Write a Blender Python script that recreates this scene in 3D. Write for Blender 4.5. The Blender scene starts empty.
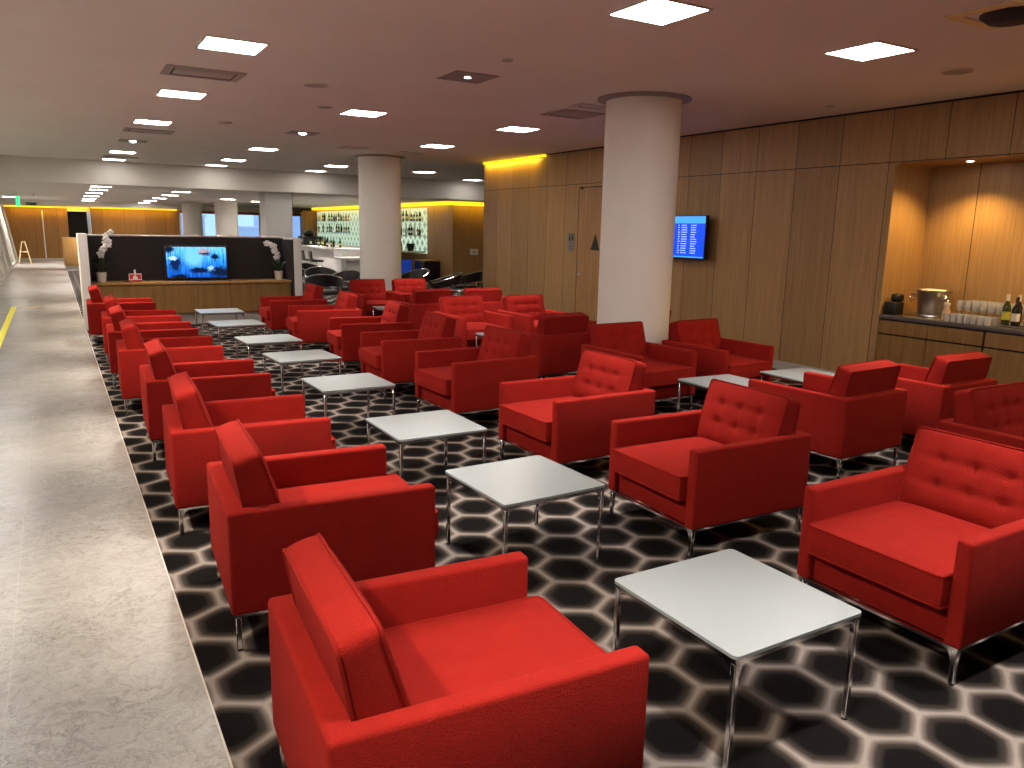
import bpy, bmesh, math, random
from mathutils import Vector, Matrix
random.seed(7)
scn = bpy.context.scene
COL = scn.collection
PI = math.pi

# ---------------------------------------------------------------- camera
F_PX, PITCH, ROLL, YAW, CAM_H = 771.0, 0.19625, 0.0210, 0.5345, 1.75
cd = bpy.data.cameras.new('camera')
cam = bpy.data.objects.new('camera', cd); COL.objects.link(cam)
sy, cy, sp, cp = math.sin(YAW), math.cos(YAW), math.sin(PITCH), math.cos(PITCH)
fwd = Vector((sy * cp, cy * cp, -sp)); rgt = Vector((cy, -sy, 0)); up = rgt.cross(fwd)
r2 = rgt * math.cos(ROLL) + up * math.sin(ROLL); u2 = up * math.cos(ROLL) - rgt * math.sin(ROLL)
M = Matrix(((r2.x, u2.x, -fwd.x, 0), (r2.y, u2.y, -fwd.y, 0), (r2.z, u2.z, -fwd.z, CAM_H), (0, 0, 0, 1)))
cam.matrix_world = M
cd.sensor_fit = 'HORIZONTAL'; cd.sensor_width = 36.0; cd.lens = 36.0 * F_PX / 1024.0
cd.clip_start = 0.05; cd.clip_end = 200
scn.camera = cam

# ---------------------------------------------------------------- world, exposure
w = bpy.data.worlds.new('world'); scn.world = w; w.use_nodes = True
w.node_tree.nodes['Background'].inputs[0].default_value = (0.35, 0.55, 0.95, 1)
w.node_tree.nodes['Background'].inputs[1].default_value = 1.3
scn.view_settings.view_transform = 'Standard'; scn.view_settings.look = 'None'
scn.view_settings.gamma = 1.0; scn.view_settings.use_curve_mapping = False
scn.view_settings.exposure = 0.62
scn.cycles.max_bounces = 8; scn.cycles.diffuse_bounces = 4; scn.cycles.glossy_bounces = 4
scn.cycles.transmission_bounces = 6; scn.cycles.transparent_max_bounces = 8
scn.cycles.caustics_reflective = False; scn.cycles.caustics_refractive = False
scn.cycles.sample_clamp_indirect = 6.0

SPOT_W = 285.0        # downlight power of a lit ceiling fixture
SPOT_COL = (1.0, 0.92, 0.86)
WARM_COL = (1.0, 0.80, 0.58)
PANEL_E = 25.0
CEIL, FASCIA_Y, CEIL2, WALL_X, FAR_Y, BAR_X = 3.2, 21.6, 2.645, 8.3, 41.0, 11.3

# ---------------------------------------------------------------- materials
class NT:
    def __init__(s, name):
        s.m = bpy.data.materials.new(name); s.m.use_nodes = True
        s.t = s.m.node_tree; s.b = s.t.nodes['Principled BSDF']; s.out = s.t.nodes['Material Output']
    def n(s, kind, **kw):
        nd = s.t.nodes.new(kind)
        for k, v in kw.items(): setattr(nd, k, v)
        return nd
    def put(s, sock, v):
        if hasattr(v, 'node'): s.t.links.new(v, sock)
        else: sock.default_value = v
    def m_(s, op, a, b=None, c=None):
        nd = s.n('ShaderNodeMath', operation=op); s.put(nd.inputs[0], a)
        if b is not None: s.put(nd.inputs[1], b)
        if c is not None: s.put(nd.inputs[2], c)
        return nd.outputs[0]
    def pos(s):
        return s.n('ShaderNodeNewGeometry').outputs['Position']
    def obj(s):
        return s.n('ShaderNodeTexCoord').outputs['Object']
    def xyz(s, v):
        nd = s.n('ShaderNodeSeparateXYZ'); s.put(nd.inputs[0], v); return nd.outputs
    def comb(s, x, y, z):
        nd = s.n('ShaderNodeCombineXYZ')
        for i, v in enumerate((x, y, z)): s.put(nd.inputs[i], v)
        return nd.outputs[0]
    def noise(s, vec, scale, detail=3, rough=0.55, dist=0.0, dim='3D'):
        nd = s.n('ShaderNodeTexNoise', noise_dimensions=dim); s.put(nd.inputs['Vector'], vec)
        nd.inputs['Scale'].default_value = scale; nd.inputs['Detail'].default_value = detail
        nd.inputs['Roughness'].default_value = rough; nd.inputs['Distortion'].default_value = dist
        return nd.outputs[0]
    def mapv(s, vec, scale=(1, 1, 1), loc=(0, 0, 0), rot=(0, 0, 0)):
        nd = s.n('ShaderNodeMapping'); s.put(nd.inputs[0], vec)
        nd.inputs['Scale'].default_value = scale; nd.inputs['Location'].default_value = loc
        nd.inputs['Rotation'].default_value = rot
        return nd.outputs[0]
    def ramp(s, fac, stops, interp='LINEAR'):
        nd = s.n('ShaderNodeValToRGB'); s.put(nd.inputs[0], fac); cr = nd.color_ramp; cr.interpolation = interp
        while len(cr.elements) < len(stops): cr.elements.new(0.5)
        for e, (p, c) in zip(cr.elements, stops):
            e.position = p; e.color = (*c, 1) if len(c) == 3 else c
        return nd.outputs[0]
    def mix(s, fac, a, b, mode='MIX'):
        nd = s.n('ShaderNodeMix', data_type='RGBA', blend_type=mode)
        s.put(nd.inputs[0], fac)
        s.put(nd.inputs[6], (*a, 1) if isinstance(a, tuple) and len(a) == 3 else a)
        s.put(nd.inputs[7], (*b, 1) if isinstance(b, tuple) and len(b) == 3 else b)
        return nd.outputs[2]
    def bump(s, h, strength=0.3, dist=0.01):
        nd = s.n('ShaderNodeBump'); s.put(nd.inputs['Height'], h)
        nd.inputs['Strength'].default_value = strength; nd.inputs['Distance'].default_value = dist
        s.t.links.new(nd.outputs[0], s.b.inputs['Normal'])
    def base(s, v):
        s.put(s.b.inputs['Base Color'], (*v, 1) if isinstance(v, tuple) and len(v) == 3 else v)

def flat(name, c, rough=0.5, metal=0.0, emit=None, es=0.0, spec=None):
    k = NT(name); k.base(c); k.b.inputs['Roughness'].default_value = rough; k.b.inputs['Metallic'].default_value = metal
    if emit:
        k.b.inputs['Emission Color'].default_value = (*emit, 1); k.b.inputs['Emission Strength'].default_value = es
    if spec is not None: k.b.inputs['Specular IOR Level'].default_value = spec
    # every surface gets a faint procedural unevenness
    nz = k.noise(k.obj(), 60, 2); k.bump(nz, 0.02, 0.002)
    return k.m

def fabric(name, c):
    k = NT(name); o = k.obj()
    weave = k.noise(k.mapv(o, (1, 1, 1)), 190, 3, 0.75)
    big = k.noise(o, 9, 3)
    v = k.m_('ADD', k.m_('MULTIPLY', weave, 0.5), k.m_('MULTIPLY', big, 0.3))
    k.base(k.ramp(v, [(0.2, tuple(x * 0.72 for x in c)), (0.62, tuple(min(1, x * 1.12) for x in c))]))
    k.b.inputs['Roughness'].default_value = 0.95; k.b.inputs['Specular IOR Level'].default_value = 0.12
    k.bump(weave, 0.8, 0.008)
    return k.m

def wood(name, dark, mid, light, panel=None, axis='Y', off=0.0, hseam=None, grain=1.0):
    """straight-grained veneer; optional panel seams every `panel` metres along world axis"""
    k = NT(name); P = k.pos(); x, y, z = k.xyz(P)
    g1 = k.noise(k.mapv(P, (14 * grain, 14 * grain, 0.5)), 2.0, 6, 0.62, 0.3)
    g2 = k.noise(k.mapv(P, (60 * grain, 60 * grain, 1.2)), 2.0, 3, 0.6)
    v = k.m_('ADD', k.m_('MULTIPLY', g1, 0.62), k.m_('MULTIPLY', g2, 0.38))
    col = k.ramp(v, [(0.30, dark), (0.5, mid), (0.72, light)])
    if panel:
        a = y if axis == 'Y' else x
        t = k.m_('DIVIDE', k.m_('SUBTRACT', a, off), panel)
        cell = k.m_('FLOOR', t); fr = k.m_('FRACT', t)
        wn = k.n('ShaderNodeTexWhiteNoise', noise_dimensions='1D'); k.put(wn.inputs['W'], cell)
        tone = k.m_('ADD', k.m_('MULTIPLY', wn.outputs[0], 0.26), 0.86)
        col = k.mix(1.0, col, k.comb(tone, tone, tone), 'MULTIPLY')
        e = k.m_('MINIMUM', fr, k.m_('SUBTRACT', 1.0, fr))
        seam = k.m_('LESS_THAN', e, 0.004 / panel)
        if hseam:
            for hz in (hseam if isinstance(hseam, (list, tuple)) else [hseam]):
                seam = k.m_('MAXIMUM', seam, k.m_('LESS_THAN', k.m_('ABSOLUTE', k.m_('SUBTRACT', z, hz)), 0.005))
        col = k.mix(seam, col, (0.018, 0.011, 0.007))
    k.base(col); k.b.inputs['Roughness'].default_value = 0.42; k.b.inputs['Specular IOR Level'].default_value = 0.35
    k.bump(g2, 0.06, 0.002)
    return k.m

def carpet_mat():
    k = NT('hexagon carpet'); x, y, z = k.xyz(k.pos())
    a = 0.3035; rp = a * math.sqrt(3)
    def dist(ox, oy):
        fx = k.m_('SUBTRACT', k.m_('MULTIPLY', k.m_('FRACT', k.m_('DIVIDE', k.m_('SUBTRACT', x, ox - a / 2), a)), a), a / 2)
        fy = k.m_('SUBTRACT', k.m_('MULTIPLY', k.m_('FRACT', k.m_('DIVIDE', k.m_('SUBTRACT', y, oy - rp / 2), rp)), rp), rp / 2)
        ax = k.m_('ABSOLUTE', fx); ay = k.m_('ABSOLUTE', fy)
        hx_ = k.m_('MAXIMUM', ax, k.m_('ADD', k.m_('MULTIPLY', ax, 0.5), k.m_('MULTIPLY', ay, 0.8660254)))
        rr = k.m_('SQRT', k.m_('ADD', k.m_('MULTIPLY', fx, fx), k.m_('MULTIPLY', fy, fy)))
        return k.m_('ADD', k.m_('MULTIPLY', hx_, 0.66), k.m_('MULTIPLY', rr, 0.34))   # rounds the corners of each cell
    ox, oy = 2.065, 1.804
    d = k.m_('MINIMUM', dist(ox, oy), dist(ox + a / 2, oy + rp / 2))
    P = k.pos()
    pile = k.noise(P, 420, 2, 0.7); patch = k.noise(P, 14, 3)
    dn = k.m_('ADD', k.m_('DIVIDE', d, a / 2), k.m_('MULTIPLY', k.m_('SUBTRACT', pile, 0.5), 0.06))
    col = k.ramp(dn, [(0.0, (0.004, 0.0035, 0.0035)), (0.60, (0.005, 0.0042, 0.004)), (0.685, (0.020, 0.0165, 0.0145)), (0.80, (0.036, 0.030, 0.026)),
                      (0.915, (0.135, 0.114, 0.10)), (0.99, (0.245, 0.213, 0.193))])
    col = k.mix(k.m_('MULTIPLY', patch, 0.05), col, (0.06, 0.05, 0.045))
    k.base(col); k.b.inputs['Roughness'].default_value = 1.0; k.b.inputs['Specular IOR Level'].default_value = 0.05
    k.bump(pile, 0.5, 0.004)
    return k.m

def marble_mat(name, tiles=True, gain=1.0):
    k = NT(name); P = k.pos(); x, y, z = k.xyz(P)
    warp = k.noise(P, 2.2, 5, 0.65); warp2 = k.noise(k.mapv(P, (1, 1, 1), (3.1, 7.7, 0)), 2.2, 5, 0.65)
    wv = k.n('ShaderNodeVectorMath', operation='ADD'); k.put(wv.inputs[0], P); k.put(wv.inputs[1], k.comb(k.m_('MULTIPLY', warp, 0.5), k.m_('MULTIPLY', warp2, 0.5), 0.0))
    n1 = k.noise(k.mapv(wv.outputs[0], (1.0, 1.6, 1.0), rot=(0, 0, 0.5)), 7.0, 6, 0.62, 0.5)
    n2 = k.noise(k.mapv(wv.outputs[0], (1.6, 1.0, 1.0), rot=(0, 0, 0.9)), 17.0, 5, 0.62, 0.5)
    v1 = k.m_('ABSOLUTE', k.m_('SUBTRACT', n1, 0.5)); v2 = k.m_('ABSOLUTE', k.m_('SUBTRACT', n2, 0.5))
    mask = k.ramp(k.noise(P, 1.3, 3), [(0.38, (0.55,) * 3), (0.62, (1, 1, 1))])
    vein = k.m_('ADD', k.m_('MULTIPLY', k.ramp(v1, [(0.0, (1, 1, 1)), (0.014, (0.5,) * 3), (0.05, (0, 0, 0))]), 0.42),
                k.m_('MULTIPLY', k.ramp(v2, [(0.0, (1, 1, 1)), (0.014, (0.45,) * 3), (0.05, (0, 0, 0))]), 0.40))
    vein = k.m_('MULTIPLY', vein, mask)
    cloud = k.noise(P, 2.4, 6, 0.65)
    base = k.ramp(cloud, [(0.3, tuple(gain * v for v in (0.325, 0.318, 0.306))), (0.7, tuple(gain * v for v in (0.42, 0.412, 0.398)))])
    col = k.mix(vein, base, tuple(gain * v for v in (0.105, 0.096, 0.085)))
    if tiles:
        ty = k.m_('FRACT', k.m_('DIVIDE', k.m_('SUBTRACT', y, 0.55), 1.25)); ey = k.m_('MINIMUM', ty, k.m_('SUBTRACT', 1.0, ty))
        tx = k.m_('FRACT', k.m_('DIVIDE', k.m_('SUBTRACT', x, 0.37), 0.65)); ex = k.m_('MINIMUM', tx, k.m_('SUBTRACT', 1.0, tx))
        seam = k.m_('MAXIMUM', k.m_('MULTIPLY', k.m_('LESS_THAN', ey, 0.0010), 0.35), k.m_('LESS_THAN', ex, 0.0030))
        col = k.mix(k.m_('MULTIPLY', seam, 0.4), col, (0.46, 0.45, 0.42))
    k.base(col); k.b.inputs['Roughness'].default_value = 0.27; k.b.inputs['Specular IOR Level'].default_value = 0.45
    return k.m

def lattice_mat():
    k = NT('back-lit lattice'); x, y, z = k.xyz(k.pos())
    s = 0.42
    u = k.m_('FRACT', k.m_('DIVIDE', k.m_('ADD', y, z), s)); v = k.m_('FRACT', k.m_('DIVIDE', k.m_('SUBTRACT', y, z), s))
    eu = k.m_('ABSOLUTE', k.m_('SUBTRACT', u, 0.5)); ev = k.m_('ABSOLUTE', k.m_('SUBTRACT', v, 0.5))
    e = k.m_('MAXIMUM', eu, ev)
    g = k.ramp(e, [(0.0, (0.03, 0.10, 0.07)), (0.20, (0.07, 0.20, 0.14)), (0.33, (0.36, 0.60, 0.46)), (0.5, (0.80, 0.95, 0.75))])
    warm = k.m_('MULTIPLY', k.m_('SUBTRACT', z, 0.9), 0.4)
    col = k.mix(k.m_('MULTIPLY', warm, 0.5), g, (0.85, 0.80, 0.30))
    k.base((0.2, 0.2, 0.2)); k.t.links.new(col, k.b.inputs['Emission Color']); k.b.inputs['Emission Strength'].default_value = 0.58
    return k.m

def screen_mat():
    """moving underwater picture on the television"""
    k = NT('underwater picture'); o = k.obj(); x, y, z = k.xyz(o)
    jit = k.noise(k.mapv(o, (9, 1, 11)), 1.6, 5, 0.65); jz = k.noise(k.mapv(o, (9, 1, 11), (5, 0, 3)), 1.6, 5, 0.65)
    wx = k.m_('ADD', x, k.m_('MULTIPLY', k.m_('SUBTRACT', jit, 0.5), 0.16)); wz = k.m_('ADD', z, k.m_('MULTIPLY', k.m_('SUBTRACT', jz, 0.5), 0.16))
    def blob(cx, cz, rx, rz, soft=0.35):
        d = k.m_('SQRT', k.m_('ADD', k.m_('POWER', k.m_('DIVIDE', k.m_('SUBTRACT', wx, cx), rx), 2.0), k.m_('POWER', k.m_('DIVIDE', k.m_('SUBTRACT', wz, cz), rz), 2.0)))
        return k.m_('SUBTRACT', 1.0, k.m_('MINIMUM', 1.0, k.m_('MAXIMUM', 0.0, k.m_('DIVIDE', k.m_('SUBTRACT', d, 1.0 - soft), 2 * soft))))
    st = k.noise(k.mapv(o, (26, 1, 2.2), rot=(0, 0.22, 0)), 2.0, 4, 0.6)
    col = k.ramp(k.m_('ADD', k.m_('MULTIPLY', st, 0.7), k.m_('MULTIPLY', z, 0.55)), [(0.38, (0.0, 0.06, 0.42)), (0.52, (0.01, 0.20, 0.75)), (0.62, (0.06, 0.42, 0.95)), (0.74, (0.30, 0.66, 0.95))])
    for c, cx, cz, rx, rz in (((0.16, 0.52, 0.88), -0.05, 0.42, 0.16, 0.16), ((0.0, 0.015, 0.08), -0.36, 0.30, 0.10, 0.13), ((0.45, 0.75, 0.95), -0.40, 0.40, 0.07, 0.03), ((0.0, 0.01, 0.05), 0.04, 0.18, 0.17, 0.05), ((0.0, 0.012, 0.04), 0.40, 0.15, 0.18, 0.10),
                              ((0.30, 0.55, 0.75), 0.23, 0.22, 0.05, 0.04), ((0.40, 0.30, 0.34), 0.13, 0.52, 0.09, 0.05), ((0.02, 0.01, 0.02), 0.14, 0.48, 0.09, 0.025), ((0.0, 0.01, 0.03), 0.31, 0.42, 0.06, 0.06), ((0.0, 0.01, 0.04), -0.47, 0.56, 0.10, 0.08), ((0.0, 0.005, 0.02), -0.30, 0.06, 0.14, 0.05)):
        col = k.mix(blob(cx, cz, rx, rz), col, c)
    k.base((0.0, 0.0, 0.0)); k.b.inputs['Roughness'].default_value = 0.15
    k.t.links.new(col, k.b.inputs['Emission Color']); k.b.inputs['Emission Strength'].default_value = 1.0
    return k.m

def glass_mat(name, tint=(1, 1, 1), rough=0.02):
    k = NT(name); k.base(tint); k.b.inputs['Roughness'].default_value = rough
    k.b.inputs['Transmission Weight'].default_value = 0.92 if rough < 0.05 else 0.62; k.b.inputs['IOR'].default_value = 1.45
    return k.m

def paint(name, c, rough=0.8):
    k = NT(name); P = k.pos(); n = k.noise(P, 0.9, 3)
    k.base(k.ramp(n, [(0.3, tuple(v * 0.95 for v in c)), (0.7, c)])); k.b.inputs['Roughness'].default_value = rough
    k.b.inputs['Specular IOR Level'].default_value = 0.2
    return k.m

OAKD, OAKM, OAKL = (0.30, 0.168, 0.066), (0.405, 0.238, 0.10), (0.49, 0.308, 0.14)
RED = (0.30, 0.0132, 0.0085)
MAT = dict(
    red=fabric('red boucle upholstery', RED), red_pipe=fabric('red welt piping', tuple(v * 0.9 for v in RED)),
    chrome=flat('polished chrome', (0.78, 0.78, 0.80), 0.12, 1.0), steel=flat('brushed steel', (0.62, 0.60, 0.57), 0.28, 1.0),
    white_top=flat('white laminate', (0.25, 0.280, 0.292), 0.30), carpet=carpet_mat(), marble=marble_mat('veined marble'),
    marble_bar=marble_mat('white bar marble', False, 2.2),
    ceiling=paint('matte ceiling paint', (0.86, 0.82, 0.77)), white=paint('off white paint', (0.84, 0.80, 0.75), 0.6),
    white_cool=paint('grey white paint', (0.70, 0.68, 0.66), 0.6),
    oak=wood('oak wall panelling', OAKD, OAKM, OAKL, 0.652, 'Y', 5.69, 2.60), oak_plain=wood('oak veneer', OAKD, OAKM, OAKL),
    oak_x=wood('oak panelling of cross walls', (0.26, 0.115, 0.032), (0.38, 0.18, 0.05), (0.46, 0.24, 0.08), 0.9, 'X', 0.3),
    oak_door=wood('reddish oak door', (0.28, 0.145, 0.058), (0.39, 0.212, 0.088), (0.48, 0.28, 0.12)),
    oak_cab=wood('honey oak cabinet', (0.17, 0.085, 0.024), (0.25, 0.132, 0.040), (0.33, 0.185, 0.06)), oak_far=wood('oak of far partitions', (0.30, 0.15, 0.045), (0.40, 0.215, 0.07), (0.48, 0.28, 0.10)),
    stone=flat('dark stone counter', (0.10, 0.085, 0.08), 0.18), pale_stone=flat('pale stone base', (0.52, 0.49, 0.45), 0.4),
    black=flat('black plastic', (0.012, 0.012, 0.013), 0.35), matte_black=flat('dark felt', (0.022, 0.018, 0.018), 0.9),
    leather=flat('black leather', (0.014, 0.014, 0.016), 0.32), dark=flat('shadow gap', (0.015, 0.011, 0.009), 0.9),
    lamp=flat('lit diffuser', (0.9, 0.9, 0.9), 0.5, 0, (1.0, 0.93, 0.84), PANEL_E), led=flat('led lamp', (0.9,) * 3, 0.5, 0, (1.0, 0.95, 0.9), 30.0),
    lamp_dim=flat('dimmer lit diffuser', (0.9, 0.9, 0.9), 0.5, 0, (1.0, 0.93, 0.84), 7.0), lamp_ring=flat('grey lamp ring', (0.45, 0.42, 0.40), 0.5), trim=flat('fixture trim', (0.70, 0.66, 0.62), 0.5),
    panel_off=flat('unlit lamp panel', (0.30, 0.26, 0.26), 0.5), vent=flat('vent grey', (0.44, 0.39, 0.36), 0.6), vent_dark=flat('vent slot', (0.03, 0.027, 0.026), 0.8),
    cove=flat('yellow cove led', (0.9, 0.7, 0.1), 0.5, 0, (1.0, 0.62, 0.01), 1.05),
    lattice=lattice_mat(), screen=screen_mat(), blue=flat('flight board blue', (0.0, 0.0, 0.1), 0.2, 0, (0.004, 0.055, 0.80), 1.0),
    blue_head=flat('flight board header', (0.0, 0.05, 0.1), 0.2, 0, (0.05, 0.30, 1.0), 1.0), text=flat('flight board text', (0.2, 0.2, 0.3), 0.3, 0, (0.35, 0.48, 1.0), 1.0),
    petal=flat('white petals', (0.86, 0.84, 0.82), 0.6), leaf=flat('dark green leaf', (0.012, 0.035, 0.012), 0.4), pot=flat('cream ceramic pot', (0.68, 0.60, 0.50), 0.45),
    stem=flat('green stem', (0.05, 0.08, 0.02), 0.5), red_box=flat('glossy red card', (0.62, 0.015, 0.03), 0.35), paper=flat('white paper', (0.82, 0.80, 0.78), 0.7),
    glass=glass_mat('clear glass', (1, 1, 1), 0.06), glass_green=flat('green bottle glass', (0.035, 0.045, 0.008), 0.08), glass_dark=flat('dark bottle glass', (0.010, 0.010, 0.008), 0.08),
    foil=flat('pale foil', (0.70, 0.66, 0.58), 0.35), yellow_label=flat('yellow green label', (0.55, 0.52, 0.06), 0.5), white_label=flat('cream label', (0.72, 0.69, 0.64), 0.6),
    amber=flat('amber spirit', (0.30, 0.10, 0.02), 0.1), clear_b=flat('clear bottle', (0.55, 0.60, 0.58), 0.08), sign_grey=flat('grey sign plate', (0.22, 0.20, 0.19), 0.5),
    sign_black=flat('black sign', (0.01, 0.01, 0.011), 0.4), green=flat('green exit light', (0.02, 0.3, 0.1), 0.4, 0, (0.05, 0.75, 0.28), 1.0),
    yellow_tape=flat('yellow floor tape', (0.95, 0.86, 0.06), 0.5), orange_tape=flat('orange floor tape', (0.75, 0.45, 0.08), 0.4),
    fridge_blue=flat('fridge light', (0.01, 0.02, 0.1), 0.3, 0, (0.01, 0.04, 0.28), 0.5), pale_glass=flat('frosted wall panel', (0.55, 0.53, 0.47), 0.35),
    orange=flat('orange red blind', (0.45, 0.12, 0.04), 0.6), sky_building=flat('pale facade', (0.55, 0.60, 0.66), 0.8), window_glass=glass_mat('window glass', (0.95, 0.98, 1.0)),
    brass=flat('pale gold frame', (0.75, 0.60, 0.30), 0.4), tan=flat('tan linen', (0.55, 0.38, 0.22), 0.8), lacquer=flat('black lacquer', (0.01, 0.01, 0.02), 0.25),
)

# ---------------------------------------------------------------- geometry helpers
class MB:
    def __init__(s): s.bm = bmesh.new()
    def box(s, x0, x1, y0, y1, z0, z1, bev=0.0, seg=2, skip=None):
        g = bmesh.ops.create_cube(s.bm, size=1.0)['verts']
        for v in g: v.co = Vector(((x0 + x1) / 2 + v.co.x * (x1 - x0), (y0 + y1) / 2 + v.co.y * (y1 - y0), (z0 + z1) / 2 + v.co.z * (z1 - z0)))
        if bev > 0:
            es = {e for v in g for e in v.link_edges}
            if skip: es = {e for e in es if not skip((e.verts[0].co + e.verts[1].co) / 2)}
            bmesh.ops.bevel(s.bm, geom=list(es), offset=bev, segments=seg, profile=0.5, affect='EDGES', clamp_overlap=True)
        return s
    def obox(s, c, ax, ay, az, hx, hy, hz, bev=0.0, seg=2):
        g = bmesh.ops.create_cube(s.bm, size=2.0)['verts']
        c = Vector(c); ax = Vector(ax).normalized(); ay = Vector(ay).normalized(); az = Vector(az).normalized()
        for v in g: v.co = c + ax * (v.co.x * hx) + ay * (v.co.y * hy) + az * (v.co.z * hz)
        if bev > 0:
            bmesh.ops.bevel(s.bm, geom=list({e for v in g for e in v.link_edges}), offset=bev, segments=seg, profile=0.5, affect='EDGES', clamp_overlap=True)
        return s
    def lathe(s, prof, c=(0, 0, 0), n=24, axis='Z', cap=True):
        rings = []
        c = Vector(c)
        for r, h in prof:
            ring = []
            for i in range(n):
                a = 2 * PI * i / n
                p = (r * math.cos(a), r * math.sin(a), h)
                if axis == 'X': p = (h, p[0], p[1])
                if axis == 'Y': p = (p[0], h, p[1])
                ring.append(s.bm.verts.new(c + Vector(p)))
            rings.append(ring)
        for a, b in zip(rings, rings[1:]):
            for i in range(n):
                j = (i + 1) % n
                s.bm.faces.new((a[i], a[j], b[j], b[i]))
        if cap:
            if prof[0][0] > 1e-6: s.bm.faces.new(rings[0][::-1])
            if prof[-1][0] > 1e-6: s.bm.faces.new(rings[-1])
        return s
    def cyl(s, c, r, h, n=24, axis='Z'): return s.lathe([(r, 0), (r, h)], c, n, axis)
    def tube(s, pts, r, n=8, closed=False):
        pts = [Vector(p) for p in pts]; m = len(pts); rings = []
        rr = r if isinstance(r, (list, tuple)) else [r] * m
        ref = None
        for i, p in enumerate(pts):
            if closed: t = pts[(i + 1) % m] - pts[i - 1]
            else: t = pts[min(i + 1, m - 1)] - pts[max(i - 1, 0)]
            t.normalize()
            if ref is None:
                ref = Vector((0, 0, 1)) if abs(t.z) < 0.9 else Vector((1, 0, 0))
            a = t.cross(ref)
            if a.length < 1e-5: a = t.cross(Vector((0.3, 0.9, 0.1)))
            a.normalize(); b = a.cross(t).normalized(); ref = b
            rings.append([s.bm.verts.new(p + (a * math.cos(2 * PI * k / n) + b * math.sin(2 * PI * k / n)) * rr[i]) for k in range(n)])
        rng = range(m) if closed else range(m - 1)
        for i in rng:
            A, B = rings[i], rings[(i + 1) % m]
            for k in range(n):
                j = (k + 1) % n
                s.bm.faces.new((A[k], B[k], B[j], A[j]))
        if not closed:
            s.bm.faces.new(rings[0]); s.bm.faces.new(rings[-1][::-1])
        return s
    def prism(s, poly, axis, a0, a1, bev=0.0):
        """poly = list of 2-D points; axis X: (y,z), Y: (x,z), Z: (x,y)"""
        def P(p, a): return {'X': (a, p[0], p[1]), 'Y': (p[0], a, p[1]), 'Z': (p[0], p[1], a)}[axis]
        A = [s.bm.verts.new(P(p, a0)) for p in poly]; B = [s.bm.verts.new(P(p, a1)) for p in poly]; n = len(poly)
        s.bm.faces.new(A[::-1]); s.bm.faces.new(B)
        for i in range(n): s.bm.faces.new((A[i], A[(i + 1) % n], B[(i + 1) % n], B[i]))
        return s
    def quad(s, *p):
        s.bm.faces.new([s.bm.verts.new(v) for v in p]); return s
    def blob(s, c, rx, ry, rz, sub=2):
        g = bmesh.ops.create_icosphere(s.bm, subdivisions=sub, radius=1.0)['verts']
        for v in g: v.co = Vector(c) + Vector((v.co.x * rx, v.co.y * ry, v.co.z * rz))
        return s
    def build(s, name, mat, parent=None, loc=None, smooth=40):
        bmesh.ops.recalc_face_normals(s.bm, faces=s.bm.faces)
        me = bpy.data.meshes.new(name); s.bm.to_mesh(me); s.bm.free()
        me.materials.append(MAT[mat] if isinstance(mat, str) else mat)
        if smooth:
            me.polygons.foreach_set('use_smooth', [True] * len(me.polygons)); me.set_sharp_from_angle(angle=math.radians(smooth))
        o = bpy.data.objects.new(name, me); COL.objects.link(o)
        if parent: o.parent = parent
        if loc: o.location = loc
        return o

def tag(o, label, cat, group=None, kind=None):
    if label: o['label'] = label
    if cat: o['category'] = cat
    if group: o['group'] = group
    if kind: o['kind'] = kind
    return o
def thing(name, label, cat, loc=(0, 0, 0), rz=0.0, group=None):
    o = bpy.data.objects.new(name, None); COL.objects.link(o); o.empty_display_size = 0.1
    o.location = loc; o.rotation_euler = (0, 0, rz)
    return tag(o, label, cat, group)
def struct(o, label=None, cat=None):
    o['kind'] = 'structure'
    o['label'] = label or o.name.replace('_', ' '); o['category'] = cat or o.name.split('_')[0].split('.')[0]
    return o
def dup(src, loc, rz=None, label=None):
    def cp(o, par):
        c = o.copy(); COL.objects.link(c)
        if par: c.parent = par
        for ch in list(o.children): cp(ch, c)
        return c
    r = cp(src, None); r.location = loc
    if rz is not None: r.rotation_euler = (0, 0, rz)
    if label: r['label'] = label
    return r
ORD = ['first', 'second', 'third', 'fourth', 'fifth', 'sixth', 'seventh', 'eighth', 'ninth', 'tenth', 'eleventh', 'twelfth', 'thirteenth', 'fourteenth']

# ---------------------------------------------------------------- room shell
struct(MB().box(-3.0, 0.37, -4, FAR_Y + 1, -0.1, 0).build('floor', 'marble'), 'pale veined marble walkway floor', 'floor')
struct(MB().box(0.37, 14.5, -4, FAR_Y + 1, -0.1, 0.0).build('floor_carpet', 'carpet'), 'black carpet with a beige hexagon honeycomb pattern', 'carpet')
struct(MB().box(0.367, 0.374, -4, 32, 0.0, 0.003).build('trim_1', 'pale_stone'), 'thin pale strip between marble and carpet', 'trim')
struct(MB().box(-3.0, 14.5, -4, FASCIA_Y, CEIL, CEIL + 0.15).build('ceiling', 'ceiling'), 'main matte ceiling over the seating', 'ceiling')
struct(MB().box(-3.0, 14.5, FASCIA_Y, FASCIA_Y + 0.25, CEIL2, CEIL + 0.15).build('ceiling_bulkhead', 'white'), 'bulkhead step down across the ceiling', 'ceiling')
struct(MB().box(-3.0, 14.5, FASCIA_Y + 0.25, FAR_Y + 1, CEIL2, CEIL2 + 0.15).build('ceiling_lower', 'ceiling'), 'lower ceiling of the far hall', 'ceiling')
struct(MB().box(-3.0, 14.5, -4.1, -4, 0, CEIL).build('wall_back', 'oak_door'), 'plain wall behind the viewpoint', 'wall')
struct(MB().box(14.5, 14.6, -4, FAR_Y + 1, 0, CEIL).build('wall_outer', 'white'), 'outer wall beyond the bar', 'wall')
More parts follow.
